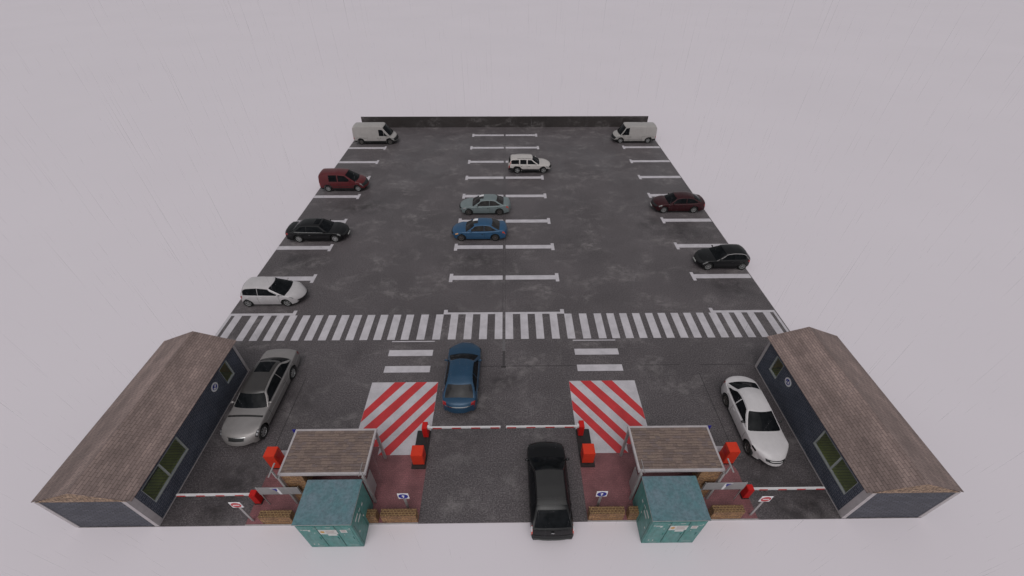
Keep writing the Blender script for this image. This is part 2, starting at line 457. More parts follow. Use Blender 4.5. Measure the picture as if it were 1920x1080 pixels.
    # round sign on the wall
    sg = empty('wall_sign', (s * 15.12, 13.55, 1.72), rz=0, label=('round blue sign with a white diagonal arrow on the left building wall' if s < 0 else 'round blue sign with white walking figures on the right building wall'), cat='sign', group='round signs on the building walls')
    def disc(r, d0, d1, m, name, par):
        b = MB(); b.lathe([(f * d0, 0.001), (f * d0, r), (f * d1, r), (f * d1, .001)], 32, 'x'); return b.build(name, m, par, smooth=30)
    pl = disc(.25, .0, .02, M['white'], 'plate', sg)
    disc(.165, .02, .026, M['blue'], 'disc', pl)
    b = MB()
    # drawn on the sign in local (y right..., z up); seen from the car park
    def poly(pts, d=.026):
        n = len(pts)
        for q in (d + .001, d + .006): b.face([(f * q, y, z) for y, z in pts])
        for i in range(n): j = (i + 1) % n; b.face([(f * (d + .001), *pts[i]), (f * (d + .001), *pts[j]), (f * (d + .006), *pts[j]), (f * (d + .006), *pts[i])])
    if s < 0:
        poly([(.065, .125), (.125, .065), (.01, -.04), (-.04, .01)]); poly([(-.115, -.115), (-.12, .05), (.05, -.12)])
        b.build('arrow', M['white'], pl)
    else:
        for cy, cz, k in ((-.06, .03, 1.), (.07, -.03, .75)):
            poly([(cy + .03 * k * math.cos(t_), cz + .075 * k + .03 * k * math.sin(t_)) for t_ in [i * math.pi / 4 for i in range(8)]])
            poly([(cy - .035 * k, cz + .04 * k), (cy + .035 * k, cz + .04 * k), (cy + .04 * k, cz - .03 * k), (cy + .055 * k, cz - .11 * k), (cy + .02 * k, cz - .11 * k), (cy, cz - .05 * k), (cy - .03 * k, cz - .11 * k), (cy - .06 * k, cz - .11 * k)])
        b.build('figures', M['white'], pl)
for s in (-1, 1): building(s)

# ------------------------------------------------------------------ booths (open shelters)
def booth(s):
    side = 'left' if s < 0 else 'right'
    root = empty('shelter', (s * 7.6, 9.4, .012), label='open shelter with brown shingle roof on grey posts on the %s island' % side, cat='shelter', group='shingle-roofed shelters on the islands')
    f = -s     # inner side (towards the middle of the car park) is +f
    def sb(b, a0, a1, *r): b.box(*sorted((f * a0, f * a1)), *r)
    inn, out = 1.75, -1.78; ys = (-1.05, 1.06); H = 2.52
    # front posts taller, carrying a short bar
    for a in (inn, out):
        for k, yy in enumerate(ys):
            b = MB(); top = 3.16
            if True: b.box(f * a - .055, f * a + .055, yy - .055, yy + .055, 0, H, .008)
            po = b.build('post', M['steel'], root)
            if k == 0:
                b = MB(); w = .03 if a == out else .012; xm = f * (a + (-.03 if a == out else .06))
                b.box(xm - w, xm + w, yy - .05 - w, yy - .05 + w, H + .002, top, .004); b.build('mast', M['steel'], po)
                b = MB(); b.box(xm - w, xm + w, yy - .33, yy + .27, top + .002, top + .04, .008); b.build('cross_bar', M['steel'], po)
    # roof: frame and shingles
    x0, x1, y0, y1 = -1.80, 1.87, -1.02, 1.08; fr = .085
    b = MB()
    sb(b, x0, x1, y0, y0 + fr, H, H + .13); sb(b, x0, x1, y1 - fr, y1, H, H + .13)
    sb(b, x0, x0 + fr, y0 + fr, y1 - fr, H, H + .13); sb(b, x1 - fr, x1, y0 + fr, y1 - fr, H, H + .13)
    b.build('roof_frame', M['trim'], root)
    # courses of shingles, each overlapping the one below (towards the viewer)
    b = MB(); n = 15; ya, yb = y0 + fr, y1 - fr; d = (yb - ya) / n
    random.seed(3)
    for i in range(n):
        x = x0 + fr; yy = ya + i * d
        while x < x1 - fr - .01:
            w = random.uniform(.15, .30); xe = min(x + w, x1 - fr)
            dr = random.choice([0, .018, .018, .036]) if i else 0
            z0 = H + .10 + .004 * random.random()
            P = [(x, yy - dr, z0 + .022), (xe, yy - dr, z0 + .022), (xe, yy + d, z0), (x, yy + d, z0)]
            L = [(p[0], p[1], H + .04) for p in P]
            P = [(f * p[0], p[1], p[2]) for p in P]; L = [(f * p[0], p[1], p[2]) for p in L]
            b.cur = random.choice([0, 0, 1, 1, 2, 3])
            b.face(P)
            b.cur = 4; b.face([P[0], P[1], L[1], L[0]])
            x = xe
    b.build('roof_shingles', M['shing'], root, fixn=False)
    b = MB(); sb(b, x0 + fr, x1 - fr, y0 + fr, y1 - fr, H + .01, H + .04); b.build('roof_deck', M['base'], root)
    # brick wall on the outer side with a return at the back
    b = MB(); sb(b, out + .06, out + .26, -.855, 1.0, 0, H); sb(b, out + .06, out + .92, -.99, -.86, 0, H); b.build('brick_wall', M['brick'], root)
    b = MB(); sb(b, out + .26, out + .95, .8, 1.0, 0, H - .002); b.build('back_wall', M['brick'], root)
    # grey panel hung on the inner side
    b = MB(); b.box(*sorted((f * (inn - .09), f * (inn - .06))), -.92, -.35, .2, 1.68, .004); b.build('side_panel', M['panel'], root)
    # sign plate on the outer back post
    b = MB(); b.box(*sorted((f * (out - .26), f * (out + .12))), 1.12, 1.14, H - .3, H + .02)
    o = b.build('square_sign', M['blue']); o.location = (s * 7.6, 9.4, .012)
    tag(o, 'small blue plate behind the outer back corner of the %s shelter' % side, 'sign', 'blue plates behind the shelters')

M['shing'] = [plain('shingle_%s' % n, c, .8, var=.3, vs=14) for n, c in (('brown', (.255, .185, .158)), ('umber', (.205, .150, .132)), ('tan', (.262, .192, .160)), ('mauve', (.212, .160, .150)), ('edge', (.060, .040, .034)))]
for s in (-1, 1): booth(s)

# ------------------------------------------------------------------ containers
def container(s):
    side = 'left' if s < 0 else 'right'
    root = empty('storage_container', (s * 7.03, 7.44, .0), label='dark teal metal storage container with stickers in front of the %s shelter' % side, cat='container', group='teal storage containers')
    X0, X1, Y0, Y1, H = -1.11, 1.11, -.90, .80, 2.36; z0 = -.055
    b = MB(); b.box(X0, X1, Y0, Y1, z0, H, .015); b.build('body', M['teal'], root)
    b = MB(); b.box(X0 - .035, X1 + .035, Y0 - .035, Y1 + .035, H + .002, H + .06, .012); b.build('lid', M['tealtop'], root)
    b = MB(); e = .03; b.box(X0 - .04, X1 + .04, Y0 - .046, Y0 - .037, H + .02, H + .05); b.box(*( (X1 + .037, X1 + .046) if s < 0 else (X0 - .046, X0 - .037)), Y0 - .04, Y1, H + .02, H + .05); b.build('lid_edge', M['steel'], root)
    # doors on the front, edges as gaps
    for a0, a1 in ((-1.02, -.34), (-.31, .40), (.43, 1.02)):
        b = MB(); b.box(a0, a1, Y0 - .014, Y0 - .001, .06, H - .16, .004); d = b.build('door', M['teal'], root)
        b = MB(); b.box(a1 - .1, a1 - .07, Y0 - .04, Y0 - .015, .9, 1.12); b.build('handle', M['teal'], d)
    for x in (-.325, .415):
        b = MB(); b.box(x - .012, x + .012, Y0 - .004, Y0 - .0012, .06, H - .16); b.build('door_gap', M['tealdark'], root)
    yf = Y0 - .015
    def st(x0, x1, z0, z1, m, name, d=.004, par=root):
        b = MB(); b.box(x0, x1, yf - d, yf - d + .0025, z0, z1); return b.build(name, m, par)
    k = 1
    # large sticker with printed lines
    q = st(-.30, .42, 1.42, 1.86, M['cream'], 'sticker'); st(-.02, .34, 1.26, 1.415, M['cream'], 'sticker')
    b = MB(); b.lathe([(-.003, .001), (-.003, .09), (0, .09), (0, .001)], 20, 'y', (-.17, yf - .005, 1.65)); b.build('emblem', M['ochre'], q)
    b = MB()
    for i, (a, c) in enumerate(((-.02, .36), (-.02, .30), (-.04, .36))): b.box(a, c, yf - .0065, yf - .0045, 1.74 - i * .11, 1.77 - i * .11)
    b.build('printed_lines', M['greyprint'], q)
    q = st(.56, .82, 1.56, 1.84, M['cream'], 'notice')
    b = MB()
    for i in range(4): b.box(.60, .79 - .03 * (i % 2), yf - .0065, yf - .0045, 1.79 - i * .055, 1.805 - i * .055)
    b.build('printed_lines', M['greyprint'], q)
    # small tags and scratches
    b = MB(); random.seed(11 + s)
    for (x0, x1, z0_, z1_) in ((-.95, -.72, 1.86, 1.88), (-.88, -.60, 1.82, 1.86), (-.70, -.62, 1.72, 1.82), (-.98, -.92, 1.84, 1.9), (-.52, -.48, 1.52, 1.58), (-.45, -.28, 1.98, 1.995),
                               (.95, 1.0, 1.93, 1.98), (.84, 1.0, 1.84, 1.86), (.05, .25, 2.06, 2.09), (.62, .66, 1.3, 1.35), (-.9, -.85, .3, .4), (-.72, -.68, .28, .4), (.55, .95, .2, .215), (-.8, -.5, .12, .135)):
        b = MB(); b.box(x0, x1, yf - .004, yf - .0015, z0_, z1_); b.build('scratch', M['cream'], root)
    # tags on the inner side wall
    xs = X1 if s < 0 else X0
    b = MB(); o = 1 if s < 0 else -1
    for (y0, y1, z0_, z1_) in ((-.62, -.30, 1.80, 1.90), (-.50, -.18, 1.45, 1.56), (.10, .22, 1.55, 1.66), (-.2, -.05, 1.72, 1.78), (-.7, -.63, .95, 1.05), (-.1, -.04, 1.0, 1.12)):
        b = MB(); b.box(*sorted((xs + o * .001, xs + o * .005)), y0, y1, z0_, z1_); b.build('side_label', M['cream'], root)
    b = MB(); b.box(*sorted((xs + o * .001, xs + o * .0035)), -.12, -.10, .1, 1.9); b.box(*sorted((xs + o * .001, xs + o * .0035)), -.80, -.78, .1, 1.9); b.build('panel_gap', M['tealdark'], root)
for s in (-1, 1): container(s)

# ------------------------------------------------------------------ low brick walls
def low_walls():
    for s in (-1, 1):
        side = 'left' if s < 0 else 'right'
        for (a, c, lab) in ((9.2, 10.56, 'low brick wall between the %s container and the no-entry sign' % side), (5.52, 5.97, 'short brick stub touching the inner side of the %s container' % side), (3.78, 5.31, 'low brick wall in front of the %s white-arrow sign' % side)):
            b = MB(); b.box(*sorted((-.5 * (c - a), .5 * (c - a))), -.15, .15, 0, .66)
            o = b.build('brick_wall', M['brick']); o.location = (s * (a + c) / 2, 7.61, .012)
            tag(o, lab, 'wall', 'low brick walls along the front edge')
            b = MB(); b.box(-.5 * (c - a) + .0, .5 * (c - a), -.15, .15, .66, .70); b.build('coping', M['cap'], o)
M['cap'] = brickm('brick_coping', (.14, .07, .03), (.10, .048, .024), (.27, .175, .08), .15, .10, .013, rough=.8, speck=22)
low_walls()

# ------------------------------------------------------------------ barriers and machines
def boom(name_parent, x0, x1, y, z, reds, fr):
    """one arm: white box with red bands on the front face"""
    b = MB(); b.box(min(x0, x1), max(x0, x1), y - .045, y + .045, z - .05, z + .05, .008); o = b.build('boom', M['boom'], name_parent)
    for a, c in reds:
        r = MB(); r.box(min(a, c), max(a, c), y - .052, y - .0455, z - .048, z + .044); r.build('red_band', M['boomred'], o)
    return o
def barriers():
    for s in (-1, 1):
        side = 'left' if s < 0 else 'right'
        # centre: dark plinth (kerb-like base), ticket machine, barrier
        b = MB(); b.box(*sorted((s * 3.78, s * 4.47)), 9.87, 11.89, .012, .1, .01)
        tag(b.build('plinth', M['base']), 'black raised plinth under the red boxes on the %s side of the middle lane' % side, 'plinth', 'black plinths beside the middle lane')
        r = empty('ticket_machine', (s * 4.12, 10.3, .1), label='large orange-red box on the plinth at the %s side of the middle lane' % side, cat='ticket machine', group='large orange-red machine boxes')
        b = MB(); b.box(-.28, .28, -.27, .27, .04, .90, .012); b.build('cabinet', M['red'], r)
        b = MB(); b.box(-.26, .26, -.25, .25, 0, .04); b.build('foot', M['base'], r)
        b = MB(); x = s * -.283; b.box(x - .003, x + .003, -.15, .15, .45, .75); b.build('panel', M['deepred'], r)
        r = empty('barrier', (s * 3.97, 11.68, .1), label='middle-lane barrier on the %s with small red housing and lowered red-banded white arm' % side, cat='barrier', group='barriers across the middle lane')
        b = MB(); b.box(-.13, .13, -.2, .2, .03, .84, .012); b.build('housing', M['deepred'], r)
        b = MB(); b.box(-.12, .12, -.19, .19, 0, .03); b.build('foot', M['base'], r)
        b = MB(); b.box(*sorted((-s * .13, -s * .24)), -.11, .05, .62, .80, .01); b.build('arm_bracket', M['boom'], r)
        xs0 = -s * .22; xs1 = -s * (3.97 - .14)
        L = abs(xs1); reds = []
        for k in range(4):
            a = L - .05 - k * .97; reds.append((-s * a, -s * (a - .46)))
        boom(r, xs0, xs1, -.09, .76, reds, s)
        # outer lane
        r = empty('ticket_machine', (s * 11.0, 10.22, .012), label='large orange-red box at the outer side of the %s shelter' % side, cat='ticket machine', group='large orange-red machine boxes')
        b = MB(); b.box(-.26, .26, -.26, .26, .06, 1.16, .012); b.build('cabinet', M['red'], r)
        b = MB(); b.box(-.28, .28, -.28, .28, 0, .06); b.build('foot', M['base'], r)
        b = MB(); x = s * -.263; b.box(x - .003, x + .003, -.15, .15, .6, .95); b.build('panel', M['deepred'], r)
        r = empty('barrier', (s * 11.16, 8.45, .012), label='outer-lane barrier on the %s, small red housing with arm reaching the building' % side, cat='barrier', group='barriers across the outer lanes')
        b = MB(); b.box(-.14, .14, -.14, .14, .05, .84, .012); b.build('housing', M['deepred'], r)
        b = MB(); b.box(-.17, .17, -.16, .16, 0, .05); b.build('foot', M['base'], r)
        L = 14.56 - 11.16; reds = []
        for k in range(4):
            a = L - .03 - k * .86; reds.append((s * a, s * (a - .38)))
        boom(r, s * .14, s * L, -.02, .74, reds, s)
barriers()

# ------------------------------------------------------------------ free standing signs
def arrow_poly(k=1.):
    return [(-.025 * k, -.12 * k), (.025 * k, -.12 * k), (.025 * k, .02 * k), (.075 * k, .02 * k), (0, .13 * k), (-.075 * k, .02 * k), (-.025 * k, .02 * k)]
def xz_prism(b, pts, y0, y1, ox=0, oz=0):
    n = len(pts)
    for q in (y0, y1): b.face([(ox + x, q, oz + z) for x, z in pts])
    for i in range(n):
        j = (i + 1) % n; b.face([(ox + pts[i][0], y0, oz + pts[i][1]), (ox + pts[j][0], y0, oz + pts[j][1]), (ox + pts[j][0], y1, oz + pts[j][1]), (ox + pts[i][0], y1, oz + pts[i][1])])
def road_sign(kind, x, y, zc, label, group, size=.24):
    r = empty('road_sign', (x, y, .012), label=label, cat='sign', group=group)
    b = MB(); b.box(-.055, .055, -.02, .02, 0, zc + size * .7, .006); b.build('post', M['steel'], r)
    b = MB(); b.box(-size, size, -.045, -.022, zc - size, zc + size, .008); p = b.build('plate', M['white'], r)
    m = M['blue'] if kind == 'arrow' else M['signred']
    b = MB(); b.lathe([(-.004, .001), (-.004, size * .86), (0, size * .86), (0, .001)], 32, 'y', (0, -.046, zc)); b.build('disc', m, p)
    b = MB()
    if kind == 'arrow': xz_prism(b, arrow_poly(size / .235), -.054, -.0505, 0, zc); b.build('arrow', M['white'], p)
    else: b.box(-size * .56, size * .56, -.054, -.0505, zc - size * .13, zc + size * .13); b.build('bar', M['white'], p)
road_sign('arrow', -4.28, 8.02, 1.42, 'square sign with white up arrow on blue disc, left of the middle lane', 'white-arrow signs on posts')
road_sign('arrow', 4.28, 8.02, 1.42, 'square sign with white up arrow on blue disc, right of the middle lane', 'white-arrow signs on posts')
road_sign('noentry', -11.08, 7.6, 1.74, 'square no-entry sign with white bar on red disc by the left outer lane', 'no-entry signs on posts')
road_sign('noentry', 11.08, 7.6, 1.74, 'square no-entry sign with white bar on red disc by the right outer lane', 'no-entry signs on posts')

def boards():
    for s in (-1, 1):
        side = 'left' if s < 0 else 'right'
        r = empty('notice_board', (s * 9.72, 8.26, .012), label='grey board on two thin legs with blue and white mark, beside the %s container' % side, cat='board', group='grey boards on legs beside the containers')
        b = MB(); b.box(-.91, .91, -.015, .015, 1.12, 1.74, .006); p = b.build('panel', M['panel'], r)
        for x in (-.9, .9):
            b = MB(); b.box(x - .02, x + .02, .017, .05, 0, 1.72, .004); b.build('leg', M['steel'], r)
        # logo: white slash with a blue field
        f = -s
        b = MB(); xz_prism(b, [(f * x, z) for x, z in ((-.30, 1.70), (.06, 1.70), (.08, 1.14), (-.02, 1.14), (-.06, 1.45), (-.14, 1.60))], -.021, -.017); b.build('mark', M['white'], p)
        b = MB(); xz_prism(b, [(f * x, z) for x, z in ((-.22, 1.68), (.0, 1.68), (-.02, 1.50), (-.06, 1.42), (-.12, 1.56))], -.026, -.0215); b.build('mark', M['blue'], p)
boards()

# ------------------------------------------------------------------ vehicles
def lerp(a, b, t): return a + (b - a) * t
def interp(pts, x):
    if x <= pts[0][0]: return pts[0][1]
    for (a, za), (b, zb) in zip(pts, pts[1:]):
        if x <= b: return lerp(za, zb, (x - a) / (b - a) if b > a else 1)
    return pts[-1][1]
def smooth_interp(pts, x, w):
    n = 7; return sum(interp(pts, x + w * (k - 3) / 3) * (1, 2, 3, 4, 3, 2, 1)[k] for k in range(n)) / 16.
def sstep(t): t = max(0, min(1, t)); return t * t * (3 - 2 * t)
WHEELS = {}
def wheel_mesh(R, style, spokes, alloy):
    """returns three meshes: hub (wheel), tyre, rim; axis along y, outer face at -y"""
    key = (R, style, spokes, alloy)
    if key in WHEELS: return WHEELS[key]
    w = .21; rr = R * .66
    b = MB(); b.lathe([(-w * .30, .001), (-w * .30, rr * .99), (w * .5, rr * .99), (w * .5, .001)], 32); hub = b.build('wheel', M['under'], None, smooth=30)
    b = MB(); b.lathe([(-w * .34, rr * .97), (-w * .48, rr * 1.06), (-w * .50, R * .88), (-w * .42, R * .975), (-w * .25, R), (w * .25, R), (w * .42, R * .975), (w * .5, R * .88), (w * .5, rr)], 36); ty = b.build('tyre', M['tyre'], None, smooth=50)
    b = MB(); b.lathe([(-w * .34, rr * .86), (-w * .44, rr * .90), (-w * .46, rr * .99), (-w * .30, rr * 1.0)], 32)
    b.lathe([(-w * .43, .001), (-w * .43, rr * .17), (-w * .31, rr * .2)], 20)
    for k in range(spokes):
        a = 2 * math.pi * k / spokes + .3; st = len(b.v)
        hw0, hw1 = style
        P = [(-hw0 * rr, rr * .12), (hw0 * rr, rr * .12), (hw1 * rr, rr * .92), (-hw1 * rr, rr * .92)]
        g = [[(p[0], -w * .41 + (-.0 if i < 2 else -.006), p[1]) for i, p in enumerate(P)], [(p[0], -w * .30, p[1]) for p in P]]
        f, k2 = g
        b.face(f)
        for i in range(4): j = (i + 1) % 4; b.face([f[i], f[j], k2[j], k2[i]])
        b.xform(Matrix.Rotation(a, 4, 'Y'), st)
    ri = b.build('rim', M[alloy], None, smooth=30)
    out = [o.data for o in (hub, ty, ri)]
    for o in (hub, ty, ri): bpy.data.objects.remove(o)
    WHEELS[key] = out; return out

def make_car(name, label, cat, S, x, y, heading, paint, group=None):
    root = empty(name, (x, y, S.get('z', 0.)), rad(heading), label=label, cat=cat, group=group)
    L, W, wb, fo, R = S['L'], S['W'], S['wb'], S['fo'], S['R']
    hl = L / 2; hw = W / 2; xf = hl - fo; xr = xf - wb; sill = S.get('sill', .22)
    top = [(px - hl, pz) for px, pz in S['top']]      # given from the rear bumper (0) to the nose (L)
    sm = S.get('sm', .10); bf, br = S.get('bowf', .30), S.get('bowr', .16)
    tpf, tpr = S.get('tapf', .12), S.get('tapr', .10)
    zbelt = S['belt']
    def ztop(q):
        w = min(sm, max(.004, min(q + hl, hl - q) * .9)); return smooth_interp(top, q, w)
    def zbot(q):
        z0 = sill
        d = hl - q
        if d < .7: z0 += .07 * (1 - d / .7) ** 2
        d = q + hl
        if d < .6: z0 += .12 * (1 - d / .6) ** 1.5
        for c in (xf, xr):
            Ra = R * 1.24
            if abs(q - c) < Ra: z0 = max(z0, R + math.sqrt(max(0, Ra * Ra - (q - c) ** 2)))
        return z0
    def plan(q):
        w = hw
        d = hl - q
        if d < 1.1: w *= 1 - tpf * (1 - d / 1.1) ** 2
        if d < .16: w *= 1 - .07 * (1 - d / .16) ** 2
        d = q + hl
        if d < 1.0: w *= 1 - tpr * (1 - d / 1.0) ** 2
        if d < .14: w *= 1 - .06 * (1 - d / .14) ** 2
        return w
    def bow(q, yf):
        t = sstep((q - (hl - 1.1)) / 1.1); u = sstep(((-hl + .9) - q) / .9)
        return -bf * t * abs(yf) ** 2.4 + br * u * abs(yf) ** 2.6
    def sidef(z): 
        u = z / zbelt
        pts = S.get('side', [(0.15, .935), (.35, .975), (.6, 1.0), (.8, .99), (.95, .965), (1.1, .93)])
        return smooth_interp(pts, u, .08)
    crown = S.get('crown', .045)
    def sec(q, r):
        """r 0 (sill edge) .. 1 (centre line of the top)"""
        z1 = ztop(q); z0 = min(zbot(q), z1 - .015); sd = min(S.get('shd', .09), .35 * (z1 - z0)); zs = z1 - sd
        h = plan(q)
        if r <= .5:
            z = lerp(z0, zs, r / .5); yf = sidef(z)
        else:
            t = (r - .5) / .5; ysh = sidef(zs)
            # quarter round then crown
            c = min(1, t / .28); ang = c * math.pi / 2
            if t <= .28: yf = ysh - .075 * (1 - math.cos(ang)) ; z = zs + sd * math.sin(ang) * .94
            else:
                k = (t - .28) / .72; yf = (ysh - .075) * (1 - k); z = zs + sd * .94 + (sd * .06) + 0; z = lerp(zs + sd * .94, z1 + crown * min(1, (hl - abs(q)) / .5), 1 - (1 - k) ** 1.8)
        return yf, z, h
    def surf(q, r, sgn=1):
        yf, z, h = sec(q, r)
        return Vector((q + bow(q, yf), sgn * yf * h, z))
    # stations
    xs = set(); n = 46
    for k in range(n + 1): xs.add(round(-hl + L * k / n, 4))
    for e in (0, .01, .03, .06, .1, .15, .2, .27): xs.add(round(hl - e, 4)); xs.add(round(-hl + e, 4))
    for c in (xf, xr):
        Ra = R * 1.24
        for k in range(0, 13): xs.add(round(c - Ra * math.cos(math.pi * k / 12) * .9999, 4))
        xs.add(round(c - Ra - .002, 4)); xs.add(round(c + Ra + .002, 4))
    xs = sorted(v for v in xs if -hl <= v <= hl)
    rs = [0, .08, .18, .28, .38, .45, .5, .54, .59, .64, .72, .8, .9, 1.0]
    b = MB(); g = []
    for q in xs:
        row = [surf(q, r, 1) for r in rs]; row += [surf(q, r, -1) for r in rs[-2::-1]]; g.append(row)
    b.grid(g)
    for row in (g[0], g[-1]): 
        m = len(row)
        for i in range(m // 2): b.face([row[i], row[i + 1], row[m - 2 - i], row[m - 1 - i]]) if i < m // 2 - 0 else None
    # greenhouse ---------------------------------------------------
    G = S['green']; H = S['H']
    prof = [(px - hl, pz) for px, pz in G['prof']]       # centre line from rear base over the roof to the screen base
    # resample by arc length with smoothing
    def along(pts, n):
        d = [0]
        for p, q in zip(pts, pts[1:]): d.append(d[-1] + math.hypot(q[0] - p[0], q[1] - p[1]))
        T = d[-1]; xa = list(zip(d, [p[0] for p in pts])); za = list(zip(d, [p[1] for p in pts]))
        out = []
        for k in range(n + 1):
            s = T * k / n; w = min(G.get('sm', .12), max(.001, min(s, T - s)))
            out.append((smooth_interp(xa, s, w), smooth_interp(za, s, w)))
        return out, d
    K = 72; path, dist = along(prof, K); T = dist[-1]
    wbf, wr = G['wb'] * hw, G['wr'] * hw
    xroof = (prof[G['roof'][0]][0], prof[G['roof'][1]][0]); xm = sum(xroof) / 2
    gbf, gbr = G.get('bowf', .16), G.get('bowr', .12)
    def ew(q, z):
        zb = ztop(q); t = max(0, min(1, (z - zb) / max(.05, H - zb)))
        wbase = wbf * (plan(q) / hw) ** .8
        if q < xroof[0]: wbase *= 1 - G.get('tapr', .06) * sstep((xroof[0] - q) / 1.2)
        return lerp(wbase, wr, t ** 1.15)
    cr = G.get('crown', .05)
    def tsurf(s, t):
        """s 0..1 along the path, t -1..1 across"""
        k = min(K - 1e-6, max(0, s * K)); i = int(k); f = k - i
        px = lerp(path[i][0], path[i + 1][0], f); pz = lerp(path[i][1], path[i + 1][1], f)
        e = ew(px, pz)
        bwv = -gbf * sstep((px - xroof[1] + .25) / .5) if px > xm else gbr * sstep((xroof[0] + .25 - px) / .5)
        zz = pz + (cr * (1 - t * t) - .03 * abs(t) ** 7) - cr * .0
        k2 = sstep((pz - ztop(px)) / .25)
        return Vector((px + bwv * t * t, e * t, pz + (zz - pz) * k2))
    edge = [tsurf(k / K, 1) for k in range(K + 1)]
    def ez(q):
        pts = [(p.x, p.z) for p in edge]
        return interp(sorted(pts), q)
    tt = [-1, -.97, -.9, -.75, -.5, -.25, 0, .25, .5, .75, .9, .97, 1]
    g = [[tsurf(k / K, t) for t in tt] for k in range(K + 1)]
    # sink ends
    g = [[p - Vector((0, 0, .08)) for p in g[0]]] + g + [[p - Vector((0, 0, .08)) for p in g[-1]]]
    b.grid(g)
    def ssurf(q, v, sgn):
        """v 0 belt .. 1 roof edge"""
        z1 = ez(q); z0 = ztop(q) - .03; z = lerp(z0, z1, v)
        zb = ztop(q); y = ew(q, max(z, zb)); 
        return Vector((q, sgn * y, z))
    for sg in (1, -1):
        g = []
        for p in edge:
            z0 = ztop(p.x) - .05; row = []
            for v in (0, .25, .5, .75, 1):
                z = lerp(z0, p.z, v); y = lerp(ew(p.x, z0), p.y, v) if True else 0
                row.append(Vector((p.x, sg * ew(p.x, max(z, ztop(p.x))) if v < 1 else sg * p.y, z)))
            g.append(row)
        b.grid(g)
    body = b.build('body', paint, root, smooth=42)

    def patch(fn, nu, nv, off, m, nm, par=root, skirt=.012):
        """sheet with a folded edge lying on a surface fn(u,v)"""
        b = MB(); e = .004; g = []
        for i in range(nu + 1):
            row = []
            for j in range(nv + 1):
                u, v = i / nu, j / nv; p = fn(u, v)
                du = fn(min(1, u + e), v) - fn(max(0, u - e), v); dv = fn(u, min(1, v + e)) - fn(u, max(0, v - e))
                nn = du.cross(dv)
                nn = nn.normalized() if nn.length > 1e-9 else Vector((0, 0, 1))
                row.append((p, nn))
            g.append(row)
        c = sum((q[0] for r in g for q in r), Vector()) / ((nu + 1) * (nv + 1))
        ref = c - Vector((c.x * .6, 0, .35)); s0 = sum(q[1].dot(q[0] - Vector((q[0].x * .75, 0, .45))) for r in g for q in r)
        sg = 1 if s0 >= 0 else -1
        P = [[p + nn * (off * sg) for p, nn in r] for r in g]; Q = [[p - nn * (skirt * sg) for p, nn in r] for r in g]
        b.grid(P)
        b.grid([P[0], Q[0]]); b.grid([P[-1], Q[-1]]); b.grid([[r[0] for r in P], [r[0] for r in Q]]); b.grid([[r[-1] for r in P], [r[-1] for r in Q]])
        return b.build(nm, m, par, smooth=40, fixn=True)
    glass = M[S.get('glass', 'glass')]
    # screens
    s_of = lambda i: dist[i] / T
    i0, i1 = G['roof']
    def screen(sa, sb, w0, w1, nm, m=glass):
        return patch(lambda u, v: tsurf(lerp(sa, sb, u), (2 * v - 1) * lerp(w0, w1, u)), 10, 12, .006, m, nm)
    a = s_of(i1); screen(a + .012, 1 - .012, .90, .955, 'windscreen')
    if G.get('rear', True): screen(.02 + G.get('rs', 0), s_of(i0) - .015, .93, .86, 'rear_window', M[S['rglass']] if 'rglass' in S else glass)
    # side windows
    zb_m, zt_m = G.get('mb', .045), G.get('mt', .05)
    for sg in (1, -1):
        for (a, c) in G['side']:
            a -= hl; c -= hl
            def f(u, v, a=a, c=c, sg=sg):
                q = lerp(a, c, u); zz1 = ez(q) - zt_m; zz0 = ztop(q) + zb_m
                if zz1 < zz0 + .015: zz1 = zz0 + .015
                z = lerp(zz0, zz1, v)
                q2 = q + G.get('rake', 0) * (v - .5) * 0
                return Vector((q2, sg * ew(q, z), z))
            patch(f, 12, 5, .007, glass, 'side_window')
    if 'trimline' in S:
        for sg in (1, -1):
            a, c = G['side'][0][0] - hl, G['side'][-1][1] - hl
            patch(lambda u, v, sg=sg: Vector((lerp(a, c, u), sg * ew(lerp(a, c, u), ztop(lerp(a, c, u)) + .02 + .02 * v), ztop(lerp(a, c, u)) + .015 + .022 * v)), 16, 1, .012, M['chrome'], 'window_trim')
    if 'roofline' in S:
        for sg in (1, -1):
            a, c = S['roofline']; a -= hl; c -= hl
            patch(lambda u, v, sg=sg: Vector((lerp(a, c, u), sg * ew(lerp(a, c, u), ez(lerp(a, c, u)) - .04 + .03 * v), ez(lerp(a, c, u)) - .045 + .035 * v)), 24, 1, .012, M['steel'], 'roof_trim')
    # roof extras
    def sx(q):
        k = min(range(K + 1), key=lambda i: abs(path[i][0] + hl - q) if path[i][1] > H - .25 else 99); return k / K
    for (sa, sb, w, mm, nm) in S.get('roofp', []):
        sa, sb = sx(sa), sx(sb)
        patch(lambda u, v: tsurf(lerp(sa, sb, u), (2 * v - 1) * w), 20, 20, .016 if nm == 'roof_panel' else .026, M[mm], nm)
    # body patches
    def bp(x0, x1, r0, r1, m, nm, off=.010, both=True, x0b=None, x1b=None, nu=14, nv=8, par=root):
        """x measured from the rear bumper; (x0,x1) at r0 and (x0b,x1b) at r1"""
        x0b = x0 if x0b is None else x0b; x1b = x1 if x1b is None else x1b
        out = []
        for sg in ((1, -1) if both else (1,)):
            out.append(patch(lambda u, v: surf(lerp(lerp(x0, x0b, v), lerp(x1, x1b, v), u) - hl, lerp(r0, r1, v), sg), nu, nv, off, m, nm, par))
        return out
    def cp(x0, x1, w, m, nm, off=.010, w2=None):
        """patch across the centre line; w = width in r (1-w .. 1)"""
        w2 = w if w2 is None else w2
        def f(u, v):
            t = 2 * v - 1; ww = lerp(w, w2, u); return surf(lerp(x0, x1, u) - hl, 1 - abs(t) * ww, 1 if t >= 0 else -1)
        return patch(f, 8, 32, off, m, nm)
